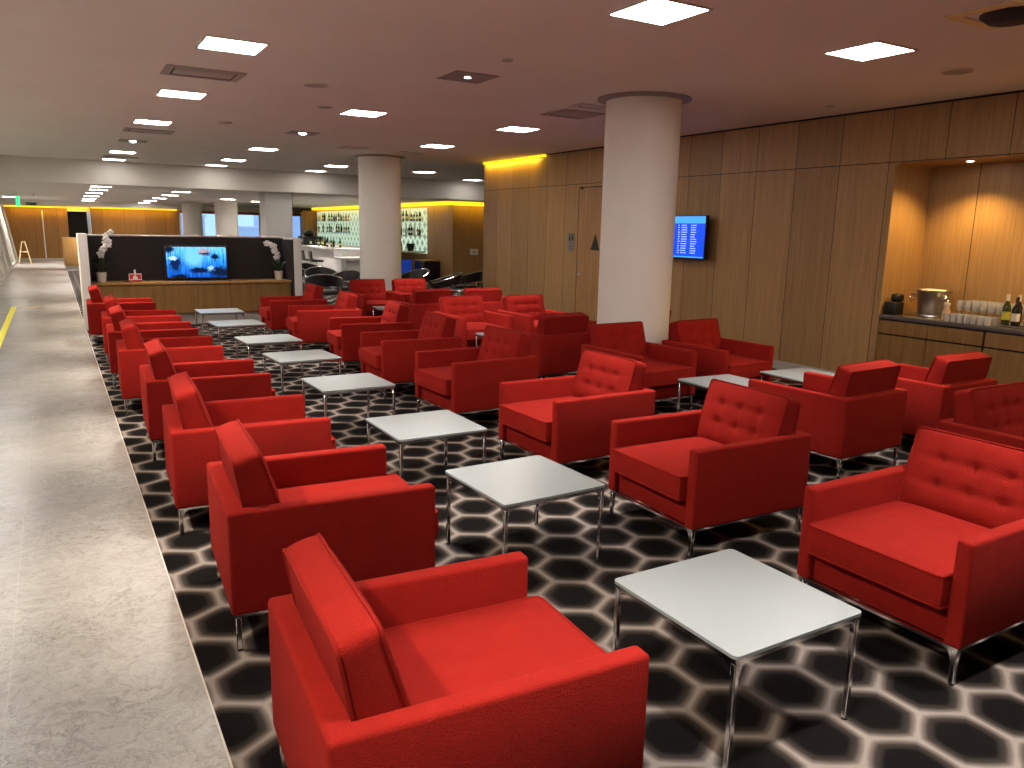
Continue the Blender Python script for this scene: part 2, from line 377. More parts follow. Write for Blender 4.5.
# leaning left wall of pale panels
LX0, LX1 = -1.36, -1.82
def lx(z): return LX0 + (LX1 - LX0) * z / CEIL
m = MB(); m.prism([(LX0, 0), (lx(CEIL), CEIL), (lx(CEIL) - 0.1, CEIL), (LX0 - 0.1, 0)], 'Y', -4, FAR_Y)
struct(m.build('wall_left', 'pale_glass'), 'pale outward leaning panel wall beside the walkway', 'wall')
struct(MB().box(LX0 - 0.02, LX0 + 0.04, -4, FAR_Y, 0, 0.12).build('baseboard_left', 'pale_stone'), 'pale base along the left wall', 'baseboard')
for i, yy in enumerate((24.5, 27.5, 30.5, 33.5, 36.5, 39.5)):
    m = MB(); m.prism([(LX0 + 0.05, 0.12), (lx(CEIL2) + 0.05, CEIL2), (lx(CEIL2), CEIL2), (LX0, 0.12)], 'Y', yy, yy + 0.22)
    struct(m.build('trim_%d' % (i + 2), 'white'), 'white mullion on the leaning left wall', 'trim')

# right wall with the niche opening
NY0, NY1, NZ, CTZ = 1.6, 5.60, 2.59, 0.88
rc = 0.07
poly = [(15.4, 0), (15.4, CEIL), (-4, CEIL), (-4, 0), (NY0, 0)]
poly += [(NY0, NZ - rc)] + [(NY0 + rc - rc * math.cos(a), NZ - rc + rc * math.sin(a)) for a in (0.5, 1.05)] + [(NY0 + rc, NZ)]
poly += [(NY1 - rc, NZ)] + [(NY1 - rc + rc * math.sin(a), NZ - rc + rc * math.cos(a)) for a in (0.4, 0.8, 1.2)] + [(NY1, NZ - rc)]
poly += [(NY1, 0)]
m = MB(); m.prism(poly, 'X', WALL_X, 9.0)
struct(m.build('wall_right', 'oak'), 'oak panelled wall with a lit service niche', 'wall')
struct(MB().box(9.0, 9.1, -4, 15.4, 0, CEIL).build('wall_niche', 'oak'), 'oak back of the service niche', 'wall')
struct(MB().box(WALL_X - 0.02, WALL_X, NY1, 15.4, 0, 0.11).build('baseboard_right', 'pale_stone'), 'pale stone base of the oak wall', 'baseboard')
struct(MB().box(WALL_X - 0.012, WALL_X, -4, 15.4, CEIL - 0.02, CEIL).build('trim_8', 'dark'), 'dark shadow gap between oak wall and ceiling', 'trim')

# far walls
struct(MB().box(-2.4, 0.70, FAR_Y, FAR_Y + 0.2, 0, CEIL2).build('wall_far', 'oak_x'), 'oak end wall of the walkway', 'wall')
struct(MB().box(1.62, 5.4, FAR_Y, FAR_Y + 0.2, 0, CEIL2).build('wall_far_centre', 'oak_x'), 'oak far wall behind the television partition', 'wall')
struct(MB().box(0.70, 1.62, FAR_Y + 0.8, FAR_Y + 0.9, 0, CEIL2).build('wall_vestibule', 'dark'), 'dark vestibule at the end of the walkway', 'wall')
struct(MB().box(0.70, 1.62, FAR_Y, FAR_Y + 0.1, 2.2, CEIL2).build('wall_lintel', 'white'), 'pale lintel above the dark vestibule', 'wall')
struct(MB().box(1.47, 1.60, FAR_Y - 0.06, FAR_Y, 0, 2.25).build('trim_9', 'steel'), 'steel edge of the vestibule opening', 'trim')
d = MB().box(-0.25, 0.66, FAR_Y - 0.05, FAR_Y, 0, 2.16).build('door_2', 'oak_x'); struct(d, 'oak door at the end of the walkway', 'door')
MB().box(-0.30, -0.25, FAR_Y - 0.07, FAR_Y, 0, 2.2).build('door_jamb', 'white', d)
struct(MB().box(-1.36, 0.7, FAR_Y - 0.09, FAR_Y - 0.001, 0, 0.10).build('baseboard_far', 'pale_stone'), 'pale base of the far wall', 'baseboard')
struct(MB().box(-2.4, 5.45, FAR_Y - 0.9, FAR_Y - 0.18, 2.42, CEIL2).build('ceiling_soffit', 'ceiling'), 'lowered soffit in front of the far yellow cove', 'ceiling')
# window band far behind the round columns
struct(MB().box(5.4, 11.3, FAR_Y, FAR_Y + 0.2, 0, 0.9).build('wall_window_sill', 'white'), 'low wall under the far windows', 'wall')
struct(MB().box(5.4, 11.3, FAR_Y, FAR_Y + 0.2, 2.36, CEIL2).build('wall_window_head', 'white'), 'white wall over the far windows', 'wall')
for i, (a, b) in enumerate(((5.4, 7.2), (7.2, 9.2), (9.2, 11.3))):
    wn = MB(); wn.box(a, b, FAR_Y, FAR_Y + 0.08, 0.9, 0.95); wn.box(a, b, FAR_Y, FAR_Y + 0.08, 2.31, 2.36)
    wn.box(a, a + 0.05, FAR_Y, FAR_Y + 0.08, 0.95, 2.31); wn.box(b - 0.05, b, FAR_Y, FAR_Y + 0.08, 0.95, 2.31)
    wo = wn.build('window_%d' % (i + 1), 'white'); struct(wo, ['far window, left of the round columns', 'far window, between the round columns', 'far window, beside the square column'][i], 'window')
    MB().box(a + 0.05, b - 0.05, FAR_Y + 0.03, FAR_Y + 0.045, 0.95, 2.31).build('pane', 'window_glass', wo)
    MB().box(a + 0.03, b - 0.03, FAR_Y - 0.04, FAR_Y - 0.01, 2.25, 2.38).build('blind', 'orange', wo)
for i, (x0, x1, h, yy) in enumerate(((4.5, 8.3, 2.2, 52), (9.6, 12.0, 1.55, 50), (13.0, 17.0, 3.2, 56))):
    b_ = thing('building', ['pale low building seen through the window between the columns', 'small grey building seen through the window beside the square column', 'tall pale building farthest right outside the windows'][i], 'building')
    mb = MB().box(x0, x1, yy, yy + 4, -2, h); mb.build('wall', 'sky_building', b_)
    MB().box(x0 - .1, x1 + .1, yy - .1, yy + 4.1, h, h + 0.12).build('roof', 'white_cool', b_)

# bar side walls
struct(MB().box(BAR_X, BAR_X + 0.2, 23.1, FAR_Y, 0, CEIL2).build('wall_bar', 'oak'), 'oak wall behind the bar', 'wall')
struct(MB().box(BAR_X + 0.2, 14.5, 23.1, 23.3, 0, CEIL2).build('wall_bar_end', 'oak_door'), 'reddish oak cross wall right of the bar', 'wall')
struct(MB().box(10.6, BAR_X, 38.3, 38.5, 0, CEIL2 - 0.15).build('wall_bar_return', 'oak_far'), 'warm oak return at the far end of the bar', 'wall')

# cove led strips
def cove(label, x0, x1, y0, y1, z0, z1):
    o = tag(MB().box(x0, x1, y0, y1, z0, z1).build('cove_light', 'cove'), label, 'light', 'yellow cove lights')
    return o
cove('yellow cove strip on top of the oak wall left of the big column', WALL_X - 0.035, WALL_X - 0.003, 12.9, 15.4, CEIL - 0.045, CEIL - 0.006)
cove('yellow cove strip above the bar bottle shelves', BAR_X - 0.16, BAR_X - 0.01, 23.1, FAR_Y - 2.5, CEIL2 - 0.11, CEIL2 - 0.01)
cove('yellow cove strip above the cross wall right of the bar', BAR_X + 0.0, 14.0, 22.98, 23.09, CEIL2 - 0.12, CEIL2 - 0.01)
cove('yellow cove strip above the oak wall ending the walkway', -1.75, 1.55, FAR_Y - 0.16, FAR_Y - 0.05, 2.33, 2.39)
cove('yellow cove strip above the far oak wall behind the television partition', 1.65, 5.3, FAR_Y - 0.16, FAR_Y - 0.05, 2.36, 2.42)
def area(name, loc, rot, sx, sy_, power, col, par=None, spread=None):
    l = bpy.data.lights.new(name, 'AREA'); l.shape = 'RECTANGLE'; l.size = sx; l.size_y = sy_; l.energy = power; l.color = col
    if spread: l.spread = spread
    o = bpy.data.objects.new(name, l); COL.objects.link(o); o.location = loc; o.rotation_euler = rot
    if par: o.parent = par
    return o
YEL = (1.0, 0.66, 0.05)
area('cove_glow', (WALL_X - 0.07, 14.25, CEIL - 0.06), (0, math.radians(-20), 0), 0.05, 2.2, 8, YEL)
area('cove_glow', (BAR_X - 0.25, 30.5, CEIL2 - 0.13), (0, math.radians(-35), 0), 0.1, 14, 18, YEL)
area('cove_glow', (12.5, 22.85, CEIL2 - 0.13), (math.radians(35), 0, 0), 2.4, 0.1, 4, YEL)
area('cove_glow', (0.0, FAR_Y - 0.25, 2.25), (math.radians(30), 0, 0), 3.0, 0.1, 6, YEL)
area('cove_glow', (3.4, FAR_Y - 0.25, 2.30), (math.radians(30), 0, 0), 3.4, 0.1, 6, YEL)

# columns
def column(label, x, y, r, h, mat='white', collar=True):
    t = thing('column', label, 'column', (x, y, 0)); t['kind'] = 'structure'
    MB().cyl((0, 0, 0), r, h - 0.03 if collar else h, 64).build('shaft', mat, t)
    if collar: MB().lathe([(r - 0.02, h - 0.03), (r + 0.10, h - 0.012), (r + 0.10, h)], n=64).build('collar', 'panel_off', t)  # dark-coloured ring put in for the shaded recess around the shaft top
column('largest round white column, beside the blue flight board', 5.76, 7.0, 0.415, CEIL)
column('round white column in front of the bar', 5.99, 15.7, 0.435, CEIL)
column('round white column far behind, nearest the square column', 6.10, 33.0, 0.43, CEIL2, 'white', False)
column('round white column farthest back, at the end of the oak wall', 5.55, 38.0, 0.42, CEIL2, 'white', False)
t = thing('column', 'square grey column under the ceiling bulkhead', 'column', (5.42, 22.2, 0)); t['kind'] = 'structure'
MB().box(-0.36, 0.36, -0.35, 0.35, 0, CEIL2, 0.005).build('shaft', 'white_cool', t)

# ---------------------------------------------------------------- ceiling fixtures
def lit_spot(par, z, power, col, tilt=0.0, cone=62):
    l = bpy.data.lights.new('downlight', 'SPOT'); l.energy = power; l.color = col; l.spot_size = math.radians(cone); l.spot_blend = 0.9
    l.shadow_soft_size = 0.07
    o = bpy.data.objects.new('downlight', l); COL.objects.link(o); o.parent = par; o.location = (0, 0, z); o.rotation_euler = (0, tilt, 0)
def fixture(label, x, y, z, s=0.46, power=None, col=None, lamps=2, tilt=0.0, mat='lamp', cone=62):
    t = thing('ceiling_light', label, 'light', (x, y, z), 0, 'square ceiling lights')
    h = s / 2
    m = MB()
    m.box(-h - .02, h + .02, -h - .02, -h, -0.010, 0); m.box(-h - .02, h + .02, h, h + .02, -0.010, 0)
    m.box(-h - .02, -h, -h, h, -0.010, 0); m.box(h, h + .02, -h, h, -0.010, 0)
    m.build('frame', 'trim', t)
    MB().box(-h, h, -h, h, -0.006, 0.0).build('diffuser', mat, t)
    for k in range(lamps):
        MB().lathe([(0.028, -0.010), (0.040, -0.010), (0.040, -0.006), (0.028, -0.006)], (-0.07 + 0.14 * k, -0.02, 0), 16, cap=False).build('lamp_ring', 'lamp_ring', t)
    if power: lit_spot(t, -0.03, power, col or SPOT_COL, tilt, cone)
    return t
rows = [  # (label of the row, [(x, y)])
    ('above the left chair row', [(1.41, 7.02), (1.41, 9.91), (1.41, 12.85), (1.43, 18.64), (1.41, 20.95)]),
    ('above the coffee tables and middle chairs', [(3.60, 4.27), (3.60, 9.99), (3.67, 15.83), (3.72, 18.95), (3.69, 20.95)]),
    ('above the right hand chairs', [(5.69, 4.18), (5.97, 10.07), (6.05, 13.0), (6.09, 18.88), (6.2, 20.95)]),
]
for nm, pts in rows:
    for i, (x, y) in enumerate(pts):
        fixture('lit square ceiling light, %s from the camera %s' % (ORD[i], nm), x, y, CEIL, power=SPOT_W * (0.12 if y > 20.5 else 1), mat='lamp_dim' if y > 20.5 else 'lamp')
fixture('lit square ceiling light beyond the end of the oak wall', 8.5, 19.07, CEIL, power=SPOT_W)
fixture('lit square ceiling light just before the bulkhead by the bar wall', 10.9, 20.95, CEIL, power=SPOT_W * 0.12, mat='lamp_dim')
# the same grid goes on overhead, above and behind the viewpoint
for i, (x, y) in enumerate(((1.41, 4.12), (1.41, 1.25), (3.55, 1.25), (5.70, 1.25))):
    fixture('lit square ceiling light overhead just outside the view, %s of the nearest lounge lights' % ORD[i], x, y, CEIL, power=SPOT_W)
for i, y in enumerate((1.25, 4.12, 7.02, 9.91, 12.8, 15.6, 18.6)):  # added lamps out of view, tilted to light chair backs and walkway
    fixture('added out-of-view warm ceiling lamp over the marble walkway, %s of its row' % ORD[i], -1.05, y, CEIL, power=SPOT_W * 1.3, col=WARM_COL, tilt=math.radians(-38))
# lower far hall
lo = [('left', [(1.2, 22.9), (1.25, 25.2), (1.28, 28.2), (1.33, 31.6), (1.40, 35.2), (1.48, 38.6)]), ('middle', [(3.3, 24.3), (3.4, 27.6), (3.5, 31.4), (3.6, 35.4), (3.72, 39.2)]), ('right', [(5.55, 29.6), (6.9, 31.0), (6.5, 26.0)])]
for nm, pts in lo:
    for i, (x, y) in enumerate(pts):
        fixture('square light in the far low ceiling, %s of the %s row' % (ORD[i], nm), x, y, CEIL2, 0.46, SPOT_W * 1.5, (1.0, 0.90, 0.84), cone=104)
for i, y in enumerate((36.5,)):
    fixture('warm square light in the far low ceiling over the left walkway edge', -1.27, y, CEIL2, power=SPOT_W * 1.4, col=SPOT_COL, cone=100, tilt=math.radians(-12))
for i, (x, y) in enumerate(((8.3, 24.5), (8.3, 27.5), (8.2, 30.5), (9.6, 26), (9.6, 29), (9.6, 32), (10.4, 35))):
    t = thing('bar_downlight', 'tiny round downlight over the bar, %s of the cluster' % ORD[i], 'light', (x, y, CEIL2), 0, 'bar downlights')
    MB().lathe([(0.05, -0.008), (0.075, -0.008), (0.075, 0), (0.05, 0)], n=16, cap=False).build('trim_ring', 'trim', t)
    MB().cyl((0, 0, -0.004), 0.05, 0.004, 16).build('lamp', 'led', t)
    if i in (0, 1, 4, 5): lit_spot(t, -0.03, 300, (1.0, 0.95, 0.88))
# unlit panels with one small lamp
for i, (x, y, lab) in enumerate(((3.60, 7.05, 'unlit square lamp panel with a tiny bright lamp, left of the big column'), (3.57, 12.72, 'small bright spot lamp between the ceiling light rows'), (1.41, 16.0, 'unlit lamp panel with a bright lamp above the television partition'))):
    t = thing('spot_panel', lab, 'light', (x, y, CEIL))
    MB().box(-0.23, 0.23, -0.23, 0.23, -0.006, 0).build('panel', 'panel_off', t)
    MB().lathe([(0.0, -0.03 if i else -0.012), (0.035 if i else 0.018, -0.02 if i else -0.011), (0.06 if i else 0.03, -0.006)], n=16, cap=False).build('lamp', 'led', t)
    if i == 0:
        l = bpy.data.lights.new('accent_lamp', 'SPOT'); l.energy = 330; l.color = SPOT_COL; l.spot_size = math.radians(40); l.spot_blend = 0.7; l.shadow_soft_size = 0.03
        o = bpy.data.objects.new('accent_lamp', l); COL.objects.link(o); o.parent = t; o.location = (0, 0, -0.03)
        o.rotation_euler = Vector((1.85, 2.35, -2.6)).to_track_quat('-Z', 'Y').to_euler()
def vent(label, x, y, lx_, ly_, z=CEIL, pale=False):
    t = thing('air_vent', label, 'vent', (x, y, z))
    m = MB(); a, b = lx_ / 2, ly_ / 2
    m.box(-a, a, -b, -b + .05, -0.014, 0); m.box(-a, a, b - .05, b, -0.014, 0); m.box(-a, -a + .07, -b + .05, b - .05, -0.014, 0); m.box(a - .07, a, -b + .05, b - .05, -0.014, 0)
    m.build('frame', 'trim' if pale else 'vent', t)
    MB().box(-a + .07, a - .07, -b + .05, b - .05, -0.004, 0).build('slot', 'vent_dark', t)
    MB().box(-a + .09, a - .09, -b + .08, b - .13, -0.016, -0.006, 0.003).build('blade', 'paper' if pale else 'vent', t)
vent('grey rectangular air vent nearest, above the left chair row', 1.41, 8.43, 0.72, 0.50)
vent('grey air vent between the third ceiling light and the spot panel', 1.48, 14.1, 0.72, 0.50)
vent('small air vent close to the bulkhead above the left row', 1.48, 20.0, 0.72, 0.40)
vent('dark air vent left of the big column', 5.75, 8.35, 0.62, 0.55)
vent('pale vent panel touching the big column', 5.60, 7.75, 0.5, 0.25, pale=True)
vent('pale vent panel right of the column by the bar', 6.15, 14.55, 0.5, 0.45, pale=True)
vent('pale vent panel left of the column by the bar', 4.95, 14.4, 0.5, 0.45, pale=True)
for lab, x, y, r in (('round ceiling speaker nearest, above the middle chairs', 2.51, 8.39, 0.13), ('round ceiling speaker near the right wall', 6.95, 4.21, 0.13), ('small round ceiling disc behind the middle speaker', 3.04, 9.81, 0.09),
                     ('round ceiling disc near the middle row lamp', 2.3, 12.2, 0.10), ('tiny ceiling sensor near the right wall', 7.67, 6.07, 0.06), ('tiny ceiling sensor above the middle of the lounge', 3.53, 6.16, 0.05)):
    t = thing('ceiling_speaker', lab, 'speaker', (x, y, CEIL))
    MB().lathe([(0, -0.006), (r * .9, -0.006), (r * .9, -0.001)], n=24).build('grille', 'vent', t)
    MB().lathe([(r * .9, -0.010), (r, -0.010), (r, 0), (r * .9, 0)], n=24, cap=False).build('rim', 'trim', t)
t = thing('spot_panel', 'tilted warm accent lamp in the ceiling at the right edge', 'light', (5.5, 3.02, CEIL))
m = MB(); m.box(-.28, .28, -.28, -.20, -.01, 0); m.box(-.28, .28, .20, .28, -.01, 0); m.box(-.28, -.2, -.2, .2, -.01, 0); m.box(.2, .28, -.2, .2, -.01, 0); m.build('frame', 'brass', t)
MB().lathe([(0.13, -0.05), (0.18, -0.01), (0.18, 0)], n=24).build('lamp_housing', 'vent_dark', t)

# ---------------------------------------------------------------- armchair
D2, W2, AT = 0.448, 0.392, 0.070   # half depth, half width, arm thickness
ARM_Z, BOT = 0.612, 0.165
def cushion(w, h, t, puff, back_puff, buttons, dent, r=0.022, nu=30, nv=22, wedge=0.0):
    """closed cushion; thickness along local X, width along Y, height along Z.  Returns bmesh builder, front loop, back loop"""
    m = MB(); bm = m.bm
    def xy(a, b):
        py, pz = a * w / 2, b * h / 2
        cy_ = max(-(w / 2 - r), min(w / 2 - r, py)); cz_ = max(-(h / 2 - r), min(h / 2 - r, pz)); dy, dz = py - cy_, pz - cz_
        if dy and dz:
            L = math.hypot(dy, dz); k = max(abs(dy), abs(dz)) / L; py, pz = cy_ + dy * k, cz_ + dz * k
        return py, pz
    us = [-1 + 2 * i / nu for i in range(nu + 1)]; vs = [-1 + 2 * i / nv for i in range(nv + 1)]
    def prof(a, b): return (1 - abs(a) ** 5) * (1 - abs(b) ** 5)
    def front(a, b):
        y, z = xy(a, b); x = t / 2 + puff * prof(a, b)
        for by, bz in buttons:
            d = math.hypot(y - by, z - bz); x -= dent * math.exp(-(d / 0.022) ** 2) + dent * 0.35 * math.exp(-(d / 0.06) ** 2)
        if buttons:
            for by in sorted({q[0] for q in buttons}): x -= dent * 0.38 * math.exp(-((y - by) / 0.016) ** 2) * prof(a, b)
            for bz in sorted({q[1] for q in buttons}): x -= dent * 0.42 * math.exp(-((z - bz) / 0.016) ** 2) * prof(a, b)
        return (x, y, z)
    A = [[bm.verts.new(front(a, b)) for b in vs] for a in us]
    B = []
    for a in us:
        row = []
        for b in vs:
            y, z = xy(a, b); row.append(bm.verts.new((-t / 2 - wedge * (0.5 - z / h) - back_puff * prof(a, b), y, z)))
        B.append(row)
    for i in range(nu):
        for j in range(nv):
            bm.faces.new((A[i][j], A[i + 1][j], A[i + 1][j + 1], A[i][j + 1])); bm.faces.new((B[i][j], B[i][j + 1], B[i + 1][j + 1], B[i + 1][j]))
    idx = [(i, 0) for i in range(nu)] + [(nu, j) for j in range(nv)] + [(i, nv) for i in range(nu, 0, -1)] + [(0, j) for j in range(nv, 0, -1)]
    fl = [A[i][j].co.copy() for i, j in idx]; bl = [B[i][j].co.copy() for i, j in idx]
    rings = [[A[i][j] for i, j in idx]]
    for s_ in (0.33, 0.67):
        ring = []
        for (i, j), f, b in zip(idx, fl, bl):
            p = f.lerp(b, s_); o = Vector((0, p.y, p.z)); n_ = Vector((0, p.y / (w / 2), p.z / (h / 2))); n_ = Vector((0, n_.y ** 5, n_.z ** 5))
            if n_.length > 0: n_.normalize()
            ring.append(bm.verts.new(p + n_ * 0.007))
        rings.append(ring)
    rings.append([B[i][j] for i, j in idx])
    n = len(idx)
    for P, Q in zip(rings, rings[1:]):
        for i in range(n): bm.faces.new((P[i], Q[i], Q[(i + 1) % n], P[(i + 1) % n]))
    return m, fl, bl

def make_armchair():
    t = thing('armchair', '', 'armchair', (0, 0, 0), 0, 'red lounge armchairs')
    BV = 0.016
    # back rail: full width, side ends butt-flush with the arms
    MB().box(-D2, -D2 + AT, -W2, W2, BOT, ARM_Z, BV, 3, skip=lambda c: c.x > -D2 + AT - 1e-4).build('back_rail', 'red', t, smooth=50)
    for s in (-1, 1):
        y0, y1 = (W2 - AT, W2) if s > 0 else (-W2, -W2 + AT)
        MB().box(-D2 + AT, D2, y0, y1, BOT, ARM_Z, BV, 3, skip=lambda c: c.x < -D2 + AT + 1e-4).build('arm', 'red', t, smooth=50)
    MB().box(-D2 + AT, D2 - 0.035, -W2 + AT, W2 - AT, BOT, 0.325, 0.008, 2).build('seat_base', 'red', t)
    # seat cushion (thickness turned upward)
    w_, l_, th = 2 * (W2 - AT) - 0.006, 0.76, 0.130
    m, fl, bl = cushion(w_, l_, th, 0.020, 0.0, [(-0.15, 0.02), (0.0, 0.02), (0.15, 0.02)], 0.004, nu=24, nv=24)
    sc = m.build('seat_cushion', 'red', t, smooth=55)
    sc.rotation_euler = (0, -PI / 2, 0); sc.location = (D2 + 0.042 - l_ / 2, 0, 0.322 + th / 2)
    MB().tube(fl, 0.0055, 6, True).build('piping', 'red_pipe', sc); MB().tube(bl, 0.0045, 6, True).build('piping', 'red_pipe', sc)
    # back cushion
    w_, h_, th = 2 * (W2 - AT) - 0.008, 0.39, 0.108
    bt = [(-0.155, 0.060), (0.0, 0.060), (0.155, 0.060), (-0.155, -0.062), (0.0, -0.062), (0.155, -0.062)]
    m, fl, bl = cushion(w_, h_, th, 0.026, 0.008, bt, 0.014, wedge=0.05)
    bc = m.build('back_cushion', 'red', t, smooth=55)
    tilt = math.radians(17.0)
    bc.rotation_euler = (0, -tilt, 0); bc.location = (0.152 - D2, 0, 0.627)
    MB().tube(fl, 0.0060, 6, True).build('piping', 'red_pipe', bc); MB().tube(bl, 0.0060, 6, True).build('piping', 'red_pipe', bc)
    bmesh_btn = MB().blob((0, 0, 0), 0.006, 0.011, 0.011, 2).build('button', 'red_pipe', bc)
    for i, (by, bz) in enumerate(bt):
        o = bmesh_btn if i == 0 else bmesh_btn.copy()
        if i: COL.objects.link(o); o.parent = bc
        o.location = (th / 2 + 0.026 - 0.031, by, bz)
    # chrome base
    m = MB(); z0, z1, k = BOT - 0.014, BOT - 0.001, 0.012
    m.box(-D2 + k, D2 - k, -W2 + k, -W2 + k + .02, z0, z1); m.box(-D2 + k, D2 - k, W2 - k - .02, W2 - k, z0, z1)
    m.box(-D2 + k, -D2 + k + .02, -W2 + k + .02, W2 - k - .02, z0, z1); m.box(D2 - k - .02, D2 - k, -W2 + k + .02, W2 - k - .02, z0, z1)
    m.build('base_rail', 'chrome', t)
    for sx in (-1, 1):
        for s in (-1, 1):
            m = MB(); cx, cy2 = sx * (D2 - 0.026), s * (W2 - 0.026)
            m.box(cx - .011, cx + .011, cy2 - .011, cy2 + .011, 0.008, BOT - 0.014, 0.003, 1)
            for ax, ay in ((-sx, 0), (0, -s)):   # flared crotch weld at the top
                px, py = abs(ay) , abs(ax)
                A_ = [(0, 0), (0.034, 0), (0.016, -0.010), (0.008, -0.024), (0.004, -0.045), (0, -0.05)]
                lo_, hi = [], []
                for a_, h_2 in A_:
                    bx, by = cx + ax * (0.011 + a_), cy2 + ay * (0.011 + a_)
                    lo_.append(m.bm.verts.new((bx - px * .009, by - py * .009, BOT - 0.014 + h_2))); hi.append(m.bm.verts.new((bx + px * .009, by + py * .009, BOT - 0.014 + h_2)))
                m.bm.faces.new(lo_); m.bm.faces.new(hi[::-1])
                for q in range(6): m.bm.faces.new((lo_[q], hi[q], hi[(q + 1) % 6], lo_[(q + 1) % 6]))
            lg = m.build('leg', 'chrome', t)
            MB().cyl((cx, cy2, 0), 0.011, 0.008, 12).build('glide', 'black', lg)
    return t

CH = []
for i, (x, y, a) in enumerate([(0.912, 1.885, -3.5), (0.985, 3.45, -3.5), (0.948, 4.875, -3), (0.967, 6.485, -2), (0.90, 8.10, -2), (0.89, 9.50, -2), (0.91, 10.95, -2), (0.81, 12.85, -2)]):
    lab = ['red armchair nearest the camera, its back to the marble walkway', 'second red armchair from the camera in the left row by the marble', 'third red armchair from the camera in the left row by the marble', 'fourth red armchair from the camera in the left row by the marble',
           'fifth red armchair from the camera in the left row by the marble', 'third red armchair from the television partition in the left row', 'second red armchair from the television partition in the left row', 'farthest red armchair of the left row, against the partition end'][i]
    CH.append((x, y, a, lab))
for i, (x, y, a) in enumerate([(3.385, 1.875, 180.5), (3.335, 3.285, 178.5), (3.32, 4.655, 181.5), (3.345, 6.32, 182.5), (3.30, 7.78, 177.5), (3.385, 9.25, 174), (3.30, 10.92, 175), (3.29, 12.54, 178)]):
    lab = ['big red tufted armchair at the right edge, facing the nearest white table', 'second red armchair from the camera in the middle row facing the walkway', 'brightly lit red armchair, third in the middle row facing the walkway', 'fourth red armchair from the camera in the middle row facing the walkway',
           'fifth red armchair from the camera in the middle row facing the walkway', 'brightly lit red armchair, sixth in the middle row facing the walkway', 'second red armchair from the television partition in the middle row', 'red armchair of the middle row beside the orchid end of the partition'][i]
    CH.append((x, y, a, lab))
for x, y, a, lab in [
    (5.19, 3.89, 93, 'red armchair seen from behind, between the big right armchair and the oak wall'), (6.37, 3.85, 90, 'red armchair seen from behind, nearest the wine glasses in the niche'), (5.206, 2.315, -90, 'red armchair cut off by the right edge of the view, behind the biggest one'),
    (5.05, 6.03, -87, 'dark red armchair facing the camera in front of the big column'), (6.09, 5.97, -86.5, 'dark red armchair facing the camera between big column and oak wall'),
    (4.95, 7.61, 95, 'dark red armchair seen from behind, left of the big column'), (6.40, 7.82, 90, 'red armchair almost hidden behind the big column'), (4.945, 9.47, -89, 'red tufted armchair facing the camera, left of the two by the restroom door'), (5.92, 9.38, -88, 'red tufted armchair facing the camera nearest the restroom door'),
    (5.04, 11.38, 94, 'red armchair seen from behind, left of the pair before the bar column'), (5.93, 11.34, 90, 'red armchair seen from behind, right of the pair before the bar column'), (4.90, 13.17, -88, 'dark red armchair facing the camera at the bar column, left one'), (5.72, 13.18, -88, 'dark red armchair facing the camera at the bar column, right one')]:
    CH.append((x, y, a, lab))
proto = make_armchair()
for i, (x, y, a, lab) in enumerate(CH):
    if i == 0: proto.location = (x, y, 0); proto.rotation_euler = (0, 0, math.radians(a)); proto['label'] = lab
    else: dup(proto, (x, y, 0), math.radians(a), lab)

# ---------------------------------------------------------------- coffee tables
def make_table():
    t = thing('coffee_table', '', 'table', (0, 0, 0), 0, 'white square coffee tables')
    hx, hy, r = 0.320, 0.320, 0.022
    poly = []
    for cx, cy_, a0 in ((hx - r, hy - r, 0), (-hx + r, hy - r, 90), (-hx + r, -hy + r, 180), (hx - r, -hy + r, 270)):
        for k in range(5):
            a = math.radians(a0 + 22.5 * k); poly.append((cx + r * math.cos(a), cy_ + r * math.sin(a)))
    MB().prism(poly, 'Z', 0.420, 0.432).build('tabletop', 'white_top', t)
    m = MB(); k = 0.006; b = 0.014; z0, z1 = 0.400, 0.4195
    m.box(-hx + k, hx - k, -hy + k, -hy + k + b, z0, z1); m.box(-hx + k, hx - k, hy - k - b, hy - k, z0, z1)
    m.box(-hx + k, -hx + k + b, -hy + k + b, hy - k - b, z0, z1); m.box(hx - k - b, hx - k, -hy + k + b, hy - k - b, z0, z1)
    m.build('apron_rail', 'chrome', t)
    for sx in (-1, 1):
        for s in (-1, 1):
            m = MB(); cx, cy_ = sx * (hx - 0.018), s * (hy - 0.018)
            m.box(cx - .0105, cx + .0105, cy_ - .0105, cy_ + .0105, 0.006, 0.400, 0.003, 1)
            for ax, ay in ((-sx, 0), (0, -s)):
                px, py = abs(ay), abs(ax); lo_, hi = [], []
                A_ = [(0, 0), (0.034, 0), (0.016, -0.010), (0.008, -0.024), (0.004, -0.045), (0, -0.05)]
                for a_, h_ in A_:
                    bx, by = cx + ax * (0.0105 + a_), cy_ + ay * (0.0105 + a_)
                    lo_.append(m.bm.verts.new((bx - px * .009, by - py * .009, 0.400 + h_))); hi.append(m.bm.verts.new((bx + px * .009, by + py * .009, 0.400 + h_)))
                m.bm.faces.new(lo_); m.bm.faces.new(hi[::-1])
                for q in range(6): m.bm.faces.new((lo_[q], hi[q], hi[(q + 1) % 6], lo_[(q + 1) % 6]))
            lg = m.build('leg', 'chrome', t)
            MB().cyl((cx, cy_, 0), 0.011, 0.006, 12).build('glide', 'black', lg)
    return t
TB = []
